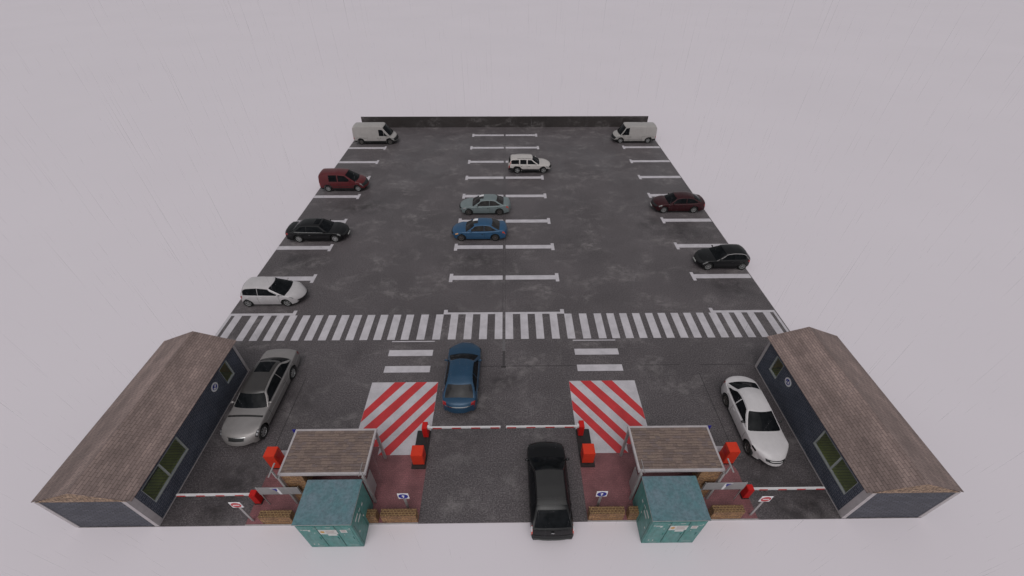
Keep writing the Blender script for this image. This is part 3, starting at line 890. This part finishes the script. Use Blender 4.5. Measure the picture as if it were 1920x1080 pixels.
    for a in S.get('patches', []): bp(*a[:4], M[a[4]], a[5], **(a[6] if len(a) > 6 else {}))
    for a in S.get('centre', []): cp(*a[:3], M[a[3]], a[4], **(a[5] if len(a) > 5 else {}))
    # door seams and handles
    for q in S.get('seams', []): bp(q - .006, q + .006, .06, .49, M['under'], 'door_gap', off=.002, nu=1, nv=8)
    for q in S.get('handles', []): bp(q - .07, q + .07, .40, .425, M[S.get('hm', 'black')], 'door_handle', off=.022, nu=2, nv=1)
    # underbody
    b = MB(); b.box(-hl + .5, hl - .5, -hw + .27, hw - .27, .17, min(.62, R * 2)); 
    for sg in (1, -1): b.box(*sorted((xr + R * 1.25, xf - R * 1.25)), *sorted((sg * (hw - .27), sg * (hw - .09))), .17, .5)
    b.build('underbody', M['under'], root)
    # wheels
    me = wheel_mesh(R, S.get('spoke', (.10, .16)), S.get('nsp', 5), S.get('alloy', 'alloy'))
    for cx in (xf, xr):
        for sg in (1, -1):
            o = bpy.data.objects.new('wheel', me[0]); col.objects.link(o); o.parent = root
            o.location = (cx, sg * (hw - .135 + S.get('track', 0)), R); o.rotation_euler = (0, random.random() * 0, 0 if sg < 0 else math.pi)
            for k, nm in ((1, 'tyre'), (2, 'rim')):
                c = bpy.data.objects.new(nm, me[k]); col.objects.link(c); c.parent = o
    # mirrors
    mx = S['mirror'] - hl
    for sg in (1, -1):
        b = MB(); zb = ztop(mx) + .05; y = ew(mx, zb + .03); seg = []
        b.lathe([(-.045, .001), (-.04, .05), (.0, .075), (.05, .062), (.085, .02), (.088, .001)], 14, 'x')
        st = 0; b.xform(Matrix.Translation((mx, sg * (y + .12), zb + .07)) @ Matrix.Diagonal((.85, 1.25, .8, 1)))
        b2 = len(b.v); b.box(mx - .02, mx + .03, *sorted((sg * (y - .02), sg * (y + .09))), zb + .0, zb + .05)
        b.build('wing_mirror', M[S['mm']] if 'mm' in S else paint, root, smooth=40)
    # number plates
    for (px, pz, nm) in S.get('plates', []):
        q = px - hl; b = MB(); sgx = 1 if q > 0 else -1
        b.box(q - .012, q + .012, -.26, .26, pz - .055, pz + .055, .004); b.build('number_plate', M['cream'], root)
    for fn in S.get('extra', []): fn(root, dict(surf=surf, tsurf=tsurf, ztop=ztop, ew=ew, ez=ez, hl=hl, hw=hw, patch=patch, H=H, sx=sx))
    return root

def roof_rails(root, d):
    for sg in (1, -1):
        b = MB(); pts = [d['tsurf'](lerp(.30, .72, k / 12), sg * .90) for k in range(13)]
        g = []
        for i, p in enumerate(pts):
            h = .02 if 0 < i < 12 else .0
            g.append([(p.x, p.y - .02, p.z + h - .0), (p.x, p.y + .02, p.z + h), (p.x, p.y + .02, p.z + h + .03), (p.x, p.y - .02, p.z + h + .03), (p.x, p.y - .02, p.z + h)])
        b.grid(g); b.face(g[0][:4]); b.face(g[-1][:4]); b.build('roof_rail', M['steel'], root)

P = {}
def paints():
    for k, c, me, ro in (('vanwhite', (.40, .375, .362), .0, .45), ('white', (.62, .59, .60), .0, .35), ('whitehatch', (.55, .52, .53), .05, .35), ('beige', (.56, .52, .50), .05, .4), ('maroon', (.115, .013, .017), .1, .4), ('darkmaroon', (.040, .006, .009), .15, .35),
                      ('black', (.005, .005, .006), 0, .38), ('gloss', (.007, .007, .008), .1, .25), ('pale', (.195, .235, .240), .15, .4), ('blue', (.032, .100, .200), .2, .4), ('navy', (.022, .068, .130), .25, .38), ('silver', (.30, .28, .275), .35, .42)):
        P[k] = paintm('paint_' + k, c, me, ro, .08 if k in ('black', 'gloss', 'darkmaroon') else .25)
paints()
def hp(x0, x1, r0, r1, m='lamp', nm='headlight', **k): return (x0, x1, r0, r1, m, nm, k)

def sedan(L, W, H, wb, fo, R, hood=.80, deck=.98, belt=.93, nose=.62, **k):
    """three-box car; profile from the rear bumper"""
    s = dict(L=L, W=W, H=H, wb=wb, fo=fo, R=R, belt=belt, sill=.23,
        top=[(0, .52), (.02, .66), (.07, .90), (.16, deck), (.55, deck + .02), (1.2, belt + .03), (1.7, belt), (L - 1.45, belt - .03), (L - 1.0, hood + .05), (L - .35, hood - .04), (L - .12, nose + .06), (L - .03, nose - .08), (L, nose - .2)],
        green=dict(prof=[(.62, deck - .02), (1.42, H - .05), (1.85, H), (2.3, H), (L - 2.0, H - .03), (L - 1.22, belt - .05)], roof=(1, 4), wb=.93, wr=.66, side=[(.98, 1.95), (2.01, L - 1.72)]),
        mirror=L - 1.72, seams=[L - 1.30, 2.0, ], handles=[2.2, 1.3])
    s.update(k); return s

def cars():
    g = 'cars parked in the left bays'; gc = 'cars parked in the centre bays'; gr = 'cars parked in the right bays'
    # --- white high van, left
    L = 5.15
    S = dict(L=L, W=1.98, H=2.1, wb=3.45, fo=.825, R=.34, belt=1.02, sill=.30, crown=.03, bowf=.22, bowr=.03, tapf=.10, tapr=.01, sm=.06,
        side=[(.1, .96), (.4, .99), (.7, 1.), (1.1, .985)],
        top=[(0, .55), (.015, 1.02), (4.05, 1.02), (4.4, 1.0), (4.7, .94), (4.93, .82), (5.05, .68), (5.12, .52), (L, .40)],
        green=dict(prof=[(.02, .98), (.07, 1.95), (.2, 2.08), (3.45, 2.10), (3.75, 2.02), (4.62, 1.0)], roof=(1, 4), wb=.985, wr=.86, side=[(3.15, 3.72), (3.76, 4.32)], rear=False, crown=.06, mt=.30, mb=.03, bowr=.02, sm=.08, tapr=0),
        mirror=4.05, mm='black', patches=[hp(4.74, 5.04, .46, .6), (.0, .12, .28, .48, 'tail', 'taillight'), (.02, L - .02, 0, .14, 'black', 'bumper_strip', dict(nu=40)), (.3, 1.65, .40, .415, 'black', 'side_rail', dict(off=.008)), (4.35, L - .01, 0, .28, 'black', 'bumper', dict(nu=10, off=.012))],
        centre=[(L - .16, L - .01, .5, 'black', 'grille'), (.002, .012, .42, 'vanwhite', 'rear_doors')][:1], seams=[3.08, 3.95, 1.7], handles=[2.95, 3.3], plates=[], alloy='darkalloy', nsp=6, glass='glass')
    make_car('cargo_van', 'tall white cargo van in the far left corner bay, facing right', 'van', S, -15.62, 51.27, 0, P['vanwhite'], g)
    # --- right white van
    L = 5.2
    S = dict(S); S.update(L=L, wb=3.36, fo=.92, H=1.98, nsp=6, alloy='alloy', belt=1.0,
        top=[(0, .55), (.015, 1.0), (3.85, 1.0), (4.3, .99), (4.65, .95), (4.92, .86), (5.08, .74), (5.17, .56), (L, .40)],
        green=dict(prof=[(.02, .96), (.06, 1.84), (.16, 1.95), (3.5, 1.98), (3.85, 1.92), (4.55, .97)], roof=(1, 4), wb=.985, wr=.86, side=[(3.35, 4.30)], rear=False, crown=.05, mt=.12, mb=.03, bowr=.02, sm=.08, tapr=0),
        mirror=4.0, patches=[hp(4.77, 5.1, .44, .58), (.0, .10, .28, .48, 'tail', 'taillight'), (.02, .8, 0, .2, 'black', 'bumper_strip', dict(nu=12)), (4.55, L - .02, 0, .2, 'black', 'bumper_strip', dict(nu=12)), (1.6, 3.9, .1, .13, 'black', 'side_strip', dict(off=.012)), (.3, 1.7, .47, .485, 'black', 'side_rail', dict(off=.008))],
        centre=[(L - .15, L - .01, .45, 'black', 'grille')], seams=[3.3, 1.75, 4.3], handles=[3.45, 3.15])
    make_car('cargo_van', 'white cargo van in the far right corner bay, facing left', 'van', S, 15.78, 51.45, 180, P['vanwhite'], gr)
    # --- dark red high-roof car
    L = 4.58
    S = dict(L=L, W=1.82, H=1.80, wb=2.95, fo=.85, R=.33, belt=1.06, sill=.24, crown=.04, bowf=.26, bowr=.05, tapf=.12, tapr=.02, sm=.08,
        top=[(0, .50), (.015, 1.06), (3.3, 1.06), (3.6, 1.04), (4.05, .97), (4.32, .86), (4.48, .70), (4.54, .56), (L, .42)],
        green=dict(prof=[(.03, 1.0), (.10, 1.68), (.28, 1.79), (1.8, 1.82), (2.75, 1.72), (3.78, 1.02)], roof=(1, 4), wb=.97, wr=.76, side=[(1.05, 1.85), (1.95, 3.0)], rear=True, crown=.05, mt=.10, mb=.03, bowr=.03, tapr=0, rs=.03),
        mirror=3.08, patches=[hp(4.16, 4.52, .46, .58), (0, .10, .3, .5, 'tail', 'taillight'), (.03, L - .05, 0, .12, 'black', 'bumper_strip', dict(nu=40)), (1.0, 3.4, .22, .24, 'black', 'side_strip', dict(off=.012))],
        centre=[(L - .22, L - .05, .45, 'black', 'grille')], seams=[1.9, 3.35, .95], handles=[2.1, 1.1], nsp=7, spoke=(.10, .15))
    make_car('van_car', 'dark red high-roof estate van in the left bays, facing right', 'car', S, -15.97, 39.18, 0, P['maroon'], g)
    # --- black sedan left
    S = sedan(5.12, 1.88, 1.47, 3.0, .93, .345, hood=.86, deck=.99, belt=.94, nose=.66, trimline=1, nsp=7, spoke=(.12, .17), hm='chrome', glass='glass')
    S.update(patches=[hp(4.62, 4.98, .45, .57), (0.0, .34, .40, .52, 'tail', 'taillight')], centre=[(5.0, 5.10, .35, 'black', 'grille')], plates=[(5.13, .42, '')],
             roofp=[(2.6, 3.0, .6, 'glass', 'sunroof')])
    make_car('sedan', 'black sedan with silver wheels in the left bays, facing right', 'car', S, -15.70, 30.30, 0, P['black'], g)
    # --- white hatchback left
    L = 4.35
    S = dict(L=L, W=1.78, H=1.53, wb=2.68, fo=1.09, R=.32, belt=.98, sill=.22, crown=.08, bowf=.42, bowr=.20, tapf=.16, tapr=.10, sm=.12,
        top=[(0, .50), (.02, .74), (.07, .98), (.3, 1.02), (2.6, .96), (3.3, .93), (3.8, .87), (4.1, .76), (4.25, .62), (4.32, .50), (L, .40)],
        green=dict(prof=[(.14, .98), (.46, 1.45), (.75, 1.53), (1.5, 1.56), (2.38, 1.47), (3.58, .90)], roof=(1, 4), wb=.94, wr=.68, side=[(.50, 1.48), (1.52, 3.15)], crown=.05, mt=.055, mb=.03, bowf=.30, bowr=.14),
        mirror=2.85, patches=[hp(3.62, 4.10, .54, .60, x0b=3.75, x1b=4.15), (.0, .13, .36, .60, 'tail', 'taillight', dict(x0b=.14, x1b=.32))],
        centre=[(L - .03, L - .003, .42, 'black', 'grille')], seams=[1.42, 2.85], handles=[1.62, .78], hm='whitec', nsp=5, spoke=(.13, .14), roofp=[])
    S['patches'] += [(L - .02, L - .002, .04, .45, 'black', 'bumper_strip')]
    make_car('hatchback', 'white hatchback with dark windows in the nearest left bay, facing right', 'car', S, -16.05, 22.40, 0, P['whitehatch'], g)
    # --- beige-white estate, centre
    L = 4.72
    S = dict(L=L, W=1.86, H=1.50, wb=2.80, fo=.92, R=.345, belt=1.0, sill=.30, crown=.05, bowf=.30, bowr=.06, tapf=.14, tapr=.05, sm=.08,
        top=[(0, .55), (.015, .80), (.04, 1.02), (3.1, .98), (3.45, .95), (3.9, .90), (4.4, .82), (4.6, .70), (4.68, .56), (L, .44)],
        green=dict(prof=[(.04, 1.0), (.30, 1.42), (.45, 1.50), (1.6, 1.53), (2.60, 1.49), (3.48, .93)], roof=(1, 4), wb=.94, wr=.70, side=[(.36, 1.18), (1.30, 1.98), (2.10, 3.05)], crown=.03, mt=.06, mb=.035, bowf=.16, bowr=.05, tapr=0),
        mirror=2.98, patches=[hp(4.22, 4.60, .46, .58), (0, .16, .22, .50, 'tail', 'taillight'), (.02, L - .02, 0, .17, 'black', 'cladding', dict(nu=44, off=.02)), (0.0, .9, 0, .26, 'black', 'bumper', dict(nu=16, off=.025)), (4.15, L - .01, 0, .26, 'black', 'bumper', dict(nu=10, off=.025))],
        centre=[(L - .16, L - .02, .35, 'black', 'grille')], seams=[1.26, 2.04, 3.2], handles=[1.42, 2.24], nsp=5, spoke=(.13, .18), extra=[roof_rails, pillar_lights])
    S['alloy'] = 'alloy'
    make_car('estate_car', 'beige and white estate car with black lower cladding in the centre bays', 'car', S, 2.72, 43.17, 0, P['beige'], gc)
    # --- pale blue-grey and blue sedans of one shape
    def coup(lamp='amber'):
        S = sedan(4.75, 1.80, 1.42, 2.84, .88, .335, hood=.84, deck=1.0, belt=.92, nose=.68, nsp=9, spoke=(.06, .08), alloy='darkalloy', glass='glass2')
        S['green'].update(prof=[(.50, .98), (1.30, 1.36), (1.7, 1.42), (2.2, 1.43), (2.80, 1.37), (3.62, .87)], side=[(.96, 1.925), (1.95, 3.04)], roof=(1, 4), bowf=.16, bowr=.16, mt=.035)
        S.update(crown=.06, patches=[hp(4.25, 4.62, .47, .58, lamp), (.04, .34, .40, .50, 'tailbright', 'taillight')], centre=[(4.65, 4.73, .3, 'black', 'grille')],
                 mirror=3.02, seams=[1.93, 3.42], handles=[2.1, 1.2])
        S['extra'] = [sunroof_panel]
        return S
    make_car('sedan', 'pale grey-blue sedan with open sunroof in the centre bays, facing left', 'car', coup('panel'), -1.78, 34.50, 180, P['pale'], gc)
    make_car('sedan', 'bright blue sedan with open sunroof in the centre bays, facing left', 'car', coup(), -2.10, 30.32, 180, P['blue'], gc)
    # --- dark red sedan, right
    S = sedan(4.86, 1.84, 1.44, 2.76, .95, .335, hood=.86, deck=1.02, belt=.94, nose=.66, nsp=9, spoke=(.07, .09))
    S['green'].update(prof=[(.35, 1.0), (1.25, 1.38), (1.7, 1.45), (2.2, 1.46), (2.90, 1.38), (3.70, .88)], side=[(.92, 1.92), (1.98, 3.10)])
    S.update(patches=[hp(4.28, 4.70, .46, .58), (0.0, .2, .38, .52, 'tail', 'taillight')], centre=[(4.70, 4.83, .34, 'black', 'grille')], plates=[(4.875, .42, '')], mirror=3.10, mm='black', seams=[1.95, 3.45])
    make_car('sedan', 'dark maroon sedan in the right bays, facing left', 'car', S, 16.13, 34.76, 180, P['darkmaroon'], gr)
    # --- black hatchback, right
    L = 4.1
    S = dict(L=L, W=1.79, H=1.43, wb=2.62, fo=.79, R=.335, belt=.93, sill=.22, crown=.06, bowf=.28, bowr=.20, tapf=.14, tapr=.12, sm=.10,
        top=[(0, .50), (.02, .78), (.08, .95), (.3, .98), (2.4, .93), (2.95, .90), (3.4, .85), (3.8, .78), (3.96, .68), (4.05, .55), (L, .42)],
        green=dict(prof=[(.12, .94), (.55, 1.33), (.9, 1.42), (1.5, 1.44), (2.15, 1.37), (3.05, .86)], roof=(1, 4), wb=.94, wr=.68, side=[(.62, 1.42), (1.45, 2.62)], crown=.05, mt=.06, mb=.03, bowr=.16),
        mirror=2.55, roofline=(.32, 2.95), patches=[hp(3.60, 4.02, .46, .56, 'lamp'), (.02, .22, .40, .54, 'tail', 'taillight')],
        centre=[(L - .20, L - .04, .33, 'black', 'grille')], plates=[(L + .012, .42, '')], seams=[1.44, 2.9], handles=[1.6, .85], nsp=9, spoke=(.05, .07), mm='black')
    make_car('hatchback', 'black hatchback with silver roof line in the nearest right bay, facing left', 'car', S, 16.88, 26.20, 180, P['black'], gr)
    # --- long silver limousine
    L = 6.05
    S = sedan(L, 1.98, 1.54, 3.75, .83, .37, hood=.92, deck=1.0, belt=.98, nose=.70, nsp=7, spoke=(.11, .15), glass='glass')
    S['green'].update(prof=[(.78, 1.0), (1.50, 1.46), (1.92, 1.54), (2.7, 1.56), (3.62, 1.48), (4.36, .96)], side=[(1.12, 2.36), (2.40, 3.92)], wb=.92, wr=.64, bowf=.20, bowr=.2)
    S.update(top=[(0, .52), (.02, .70), (.08, .92), (.2, 1.0), (.7, 1.04), (1.3, 1.02), (4.3, .98), (4.7, .97), (5.3, .92), (5.75, .84), (5.93, .72), (6.02, .56), (L, .42)], crown=.05, bowf=.30,
             patches=[hp(5.54, 5.93, .46, .62, 'black'), hp(5.60, 5.72, .49, .60, 'lampw', 'headlight_lens', off=.02), hp(5.77, 5.88, .49, .60, 'lampw', 'headlight_lens', off=.02), (0, .22, .36, .53, 'tail', 'taillight'), (.2, 5.4, .30, .312, 'alloy', 'side_strip', dict(off=.01, nu=30))],
             centre=[(5.85, 5.96, .165, 'black', 'grille'), (4.66, 4.76, .36, 'base', 'air_intake'), (5.825, 5.845, .19, 'chrome', 'grille_trim')],
             roofp=[(1.42, 3.68, .95, 'roofdark', 'roof_panel'), (1.62, 2.35, .66, 'glass', 'sunroof')], mirror=3.95, seams=[2.32, 4.25, 1.1], handles=[2.5, 1.4], hm='chrome', trimline=1)
    make_car('limousine', 'long silver limousine with black roof beside the left building', 'car', S, -13.19, 13.95, -90.8, P['silver'], 'cars driving through the gates')
    # --- white sedan, right front
    L = 5.1
    S = sedan(L, 1.87, 1.48, 2.76, 1.02, .35, hood=.86, deck=1.02, belt=.96, nose=.66, nsp=10, spoke=(.05, .06), alloy='darkalloy', glass='glass')
    S['green'].update(prof=[(.40, .99), (1.28, 1.40), (1.7, 1.48), (2.1, 1.49), (2.72, 1.42), (3.70, .92)], side=[(1.02, 1.92), (1.98, 3.12)], wb=.92, wr=.62, bowf=.22, bowr=.2)
    S.update(crown=.07, bowf=.50, tapf=.24, bowr=.36, tapr=.16, patches=[hp(4.25, 4.90, .50, .60, 'glass', x0b=4.35, x1b=4.84), (.03, .30, .44, .56, 'tail', 'taillight')],
             centre=[(L - .13, L - .05, .24, 'black', 'grille'), (L - .105, L - .085, .15, 'whitec', 'grille_trim', dict(off=.025))],
             mirror=3.05, mm='black', seams=[1.95, 3.5], handles=[2.15, 1.15], hm='whitec')
    make_car('sedan', 'white sedan facing the right exit beside the right building', 'car', S, 13.06, 12.14, -90.6, P['white'], 'cars driving through the gates')
    # --- dark blue fastback SUV
    L = 5.02
    S = dict(L=L, W=1.93, H=1.60, wb=2.85, fo=.90, R=.37, belt=1.02, sill=.27, crown=.07, bowf=.42, bowr=.30, tapf=.18, tapr=.14, sm=.11,
        top=[(0, .55), (.03, .78), (.09, .98), (.22, 1.06), (.6, 1.10), (1.3, 1.06), (3.3, 1.02), (3.7, 1.0), (4.2, .93), (4.7, .82), (4.88, .70), (4.98, .58), (L, .44)],
        green=dict(prof=[(.40, 1.07), (1.20, 1.46), (1.65, 1.59), (2.3, 1.62), (2.85, 1.55), (3.82, .98)], roof=(1, 4), wb=.92, wr=.66, side=[(.98, 1.85), (1.9, 3.10)], crown=.04, bowf=.22, bowr=.16, mt=.05, mb=.03, tapr=.08),
        mirror=3.10, trimline=1, patches=[hp(4.2, 4.6, .5, .6, 'glass'), (.03, .30, .46, .70, 'tail', 'taillight', dict(x0b=.10, x1b=.24))],
        centre=[(.075, .10, .33, 'chrome', 'tailgate_trim')], seams=[1.9, 3.5], handles=[2.1, 1.2], hm='chrome', nsp=5, extra=[], rglass='glass3')
    S['green']['gl'] = 1
    make_car('fastback_suv', 'dark blue fastback driving away past the red hatching', 'car', S, -2.33, 15.10, 89.2, P['navy'], 'cars driving through the gates')
    # --- black SUV at the entry
    L = 4.45
    S = dict(L=L, W=1.84, H=1.62, wb=2.72, fo=.84, R=.36, belt=1.04, sill=.26, crown=.05, bowf=.16, bowr=.08, tapf=.08, tapr=.04, sm=.08,
        top=[(0, .50), (.10, .54), (.13, .80), (.20, 1.02), (.35, 1.06), (3.1, 1.04), (3.5, 1.02), (3.9, .97), (4.22, .89), (4.36, .74), (4.41, .58), (L, .44)],
        green=dict(prof=[(.22, 1.02), (.86, 1.52), (1.15, 1.61), (1.8, 1.64), (2.55, 1.58), (3.50, 1.0)], roof=(1, 4), wb=.93, wr=.70, side=[(.6, 1.15), (1.2, 2.0), (2.04, 3.1)], crown=.03, bowf=.14, bowr=.04, mt=.07, mb=.04, tapr=0),
        mirror=3.2, patches=[hp(4.12, 4.38, .5, .6), (.13, .36, .30, .62, 'tailbright', 'taillight', dict(off=.02))], centre=[(.0, .11, .62, 'black', 'bumper')], seams=[1.17, 1.97, 3.1], handles=[1.3, 2.1], nsp=5,
        roofp=[(.98, 2.5, .93, 'roofgrey', 'roof_panel'), (1.22, 1.25, .95, 'steel', 'roof_seam')], extra=[suv_rear], z=0.0)
    make_car('suv', 'black SUV entering through the middle lane at the front edge', 'car', S, 2.07, 8.72, 90.4, P['gloss'], 'cars driving through the gates')

def pillar_lights(root, d):
    hl = d['hl']
    for sg in (1, -1):
        def f(u, v, sg=sg):
            q = lerp(.13, .25, u) + lerp(0, .10, v) - hl; z = lerp(d['ztop'](q) - .02, d['ez'](q) - .06, v); return Vector((q, sg * d['ew'](q, z), z))
        d['patch'](f, 2, 5, .01, M['tail'], 'taillight')
def sunroof_panel(root, d):
    t = d['tsurf']
    a, c = d['sx'](2.45), d['sx'](2.90)
    d['patch'](lambda u, v: t(lerp(a, c, u), lerp(-.72, .55, v)), 4, 6, .008, M['base'], 'sunroof_frame')
    d['patch'](lambda u, v: t(lerp(a + .004, c - .004, u), lerp(-.70, -.12, v)), 4, 4, .012, M['white'], 'sunroof_glass')
def tail_bars(root, d):
    pass
def suv_rear(root, d):
    hl = d['hl']; b = MB()
    b.lathe([(-.012, .001), (-.012, .075), (0, .078), (0.004, .001)], 24, 'x'); b.xform(Matrix.Translation((-hl + .135, 0, .90)) @ Matrix.Diagonal((1, 1, .5, 1)))
    b.build('badge', M['chrome'], root)
    s = d['surf']
    for sg in (1, -1):
        d['patch'](lambda u, v: s(lerp(.18, .33, u) - hl, lerp(.48, .60, v), sg), 6, 6, .035, M['lampw'], 'reversing_light')
M['lampw'] = plain('bright_lens', (.62, .62, .64), .2, coat=.5)
M['roofgrey'] = plain('grey_black_roof', (.028, .027, .027), .5)
M['whitec'] = plain('white_trim', (.60, .58, .58), .4)
M['roofdark'] = plain('dark_roof_panel', (.036, .032, .031), .35, coat=.3)
cars()

# ------------------------------------------------------------------ falling rain: thin slivers of water
def rain():
    random.seed(5)
    m, nt, bs = mat('rain_water'); bs.inputs['Base Color'].default_value = (.33, .32, .34, 1); bs.inputs['Roughness'].default_value = .4; bs.inputs['Alpha'].default_value = .15
    b = MB()
    for k in range(5200):
        near = k < 2200
        if near: x, y, z = random.uniform(-11, 11), random.uniform(-2, 14), random.uniform(8, 19.6)
        else: x, y, z = random.uniform(-24, 24), random.uniform(4, 60), random.uniform(.6, 17)
        if (x - .277) ** 2 + y * y + (z - 20) ** 2 < 4. ** 2: continue
        h = random.uniform(.4, .9) if near else random.uniform(.3, .6); r = random.uniform(.0010, .0017) if near else .0022; i = len(b.v)
        b.v += [(x, y, z), (x + r, y, z + h * .35), (x - r * .5, y + r * .87, z + h * .35), (x - r * .5, y - r * .87, z + h * .35), (x, y + .002, z + h)]
        for a, c in ((1, 2), (2, 3), (3, 1)):
            b.f += [(i, i + c, i + a), (i + 4, i + a, i + c)]; b.mi += [0, 0]
    tag(b.build('rain', m, fixn=False), 'thin slivers of falling rain over the whole car park', 'rain', kind='stuff')
rain()

# ------------------------------------------------------------------ camera, light, sky
def rig():
    yaw, pitch, roll, f = 1.27833805e-02, 7.07523533e-01, 2.02181040e-03, 788.736168
    cy, sy, cp, sp = math.cos(yaw), math.sin(yaw), math.cos(pitch), math.sin(pitch)
    fw = Vector((sy * cp, cy * cp, -sp)); r = Vector((cy, -sy, 0)); u = r.cross(fw)
    cr, sr = math.cos(roll), math.sin(roll)
    r2 = cr * r + sr * u; u2 = -sr * r + cr * u
    m = Matrix((r2, u2, -fw)).transposed().to_4x4(); m.translation = (.277, 0, 20.)
    cd = bpy.data.cameras.new('camera'); cd.sensor_width = 36; cd.lens = 36 * f / 1920; cd.clip_end = 5000; cd.clip_start = .1
    c = bpy.data.objects.new('camera', cd); col.objects.link(c); c.matrix_world = m; scene.camera = c
    el, az = rad(60), rad(186)      # azimuth clockwise from +y
    w = bpy.data.worlds.new('World'); scene.world = w; w.use_nodes = True; nt = w.node_tree
    bg = nt.nodes['Background']; sk = nt.nodes.new('ShaderNodeTexSky'); sk.sky_type = 'NISHITA'; sk.sun_disc = False
    sk.sun_elevation = el; sk.sun_rotation = az; sk.air_density = 1.; sk.dust_density = 3.; sk.ozone_density = 1.
    hs = nt.nodes.new('ShaderNodeHueSaturation'); hs.inputs['Saturation'].default_value = .12
    nt.links.new(sk.outputs[0], hs.inputs['Color']); nt.links.new(hs.outputs[0], bg.inputs['Color']); bg.inputs['Strength'].default_value = .14
    sd = bpy.data.lights.new('sun', 'SUN'); sd.energy = 1.1; sd.angle = rad(50); sd.color = (1., .96, .95)
    so = bpy.data.objects.new('sun', sd); col.objects.link(so)
    d = Vector((math.sin(az) * math.cos(el), math.cos(az) * math.cos(el), math.sin(el)))
    so.rotation_euler = d.to_track_quat('Z', 'Y').to_euler()
    vs = scene.view_settings; vs.view_transform = 'Standard'; vs.look = 'None'; vs.gamma = 1; vs.exposure = EXPO
    scene.cycles.max_bounces = 6
EXPO = -.65
rig()
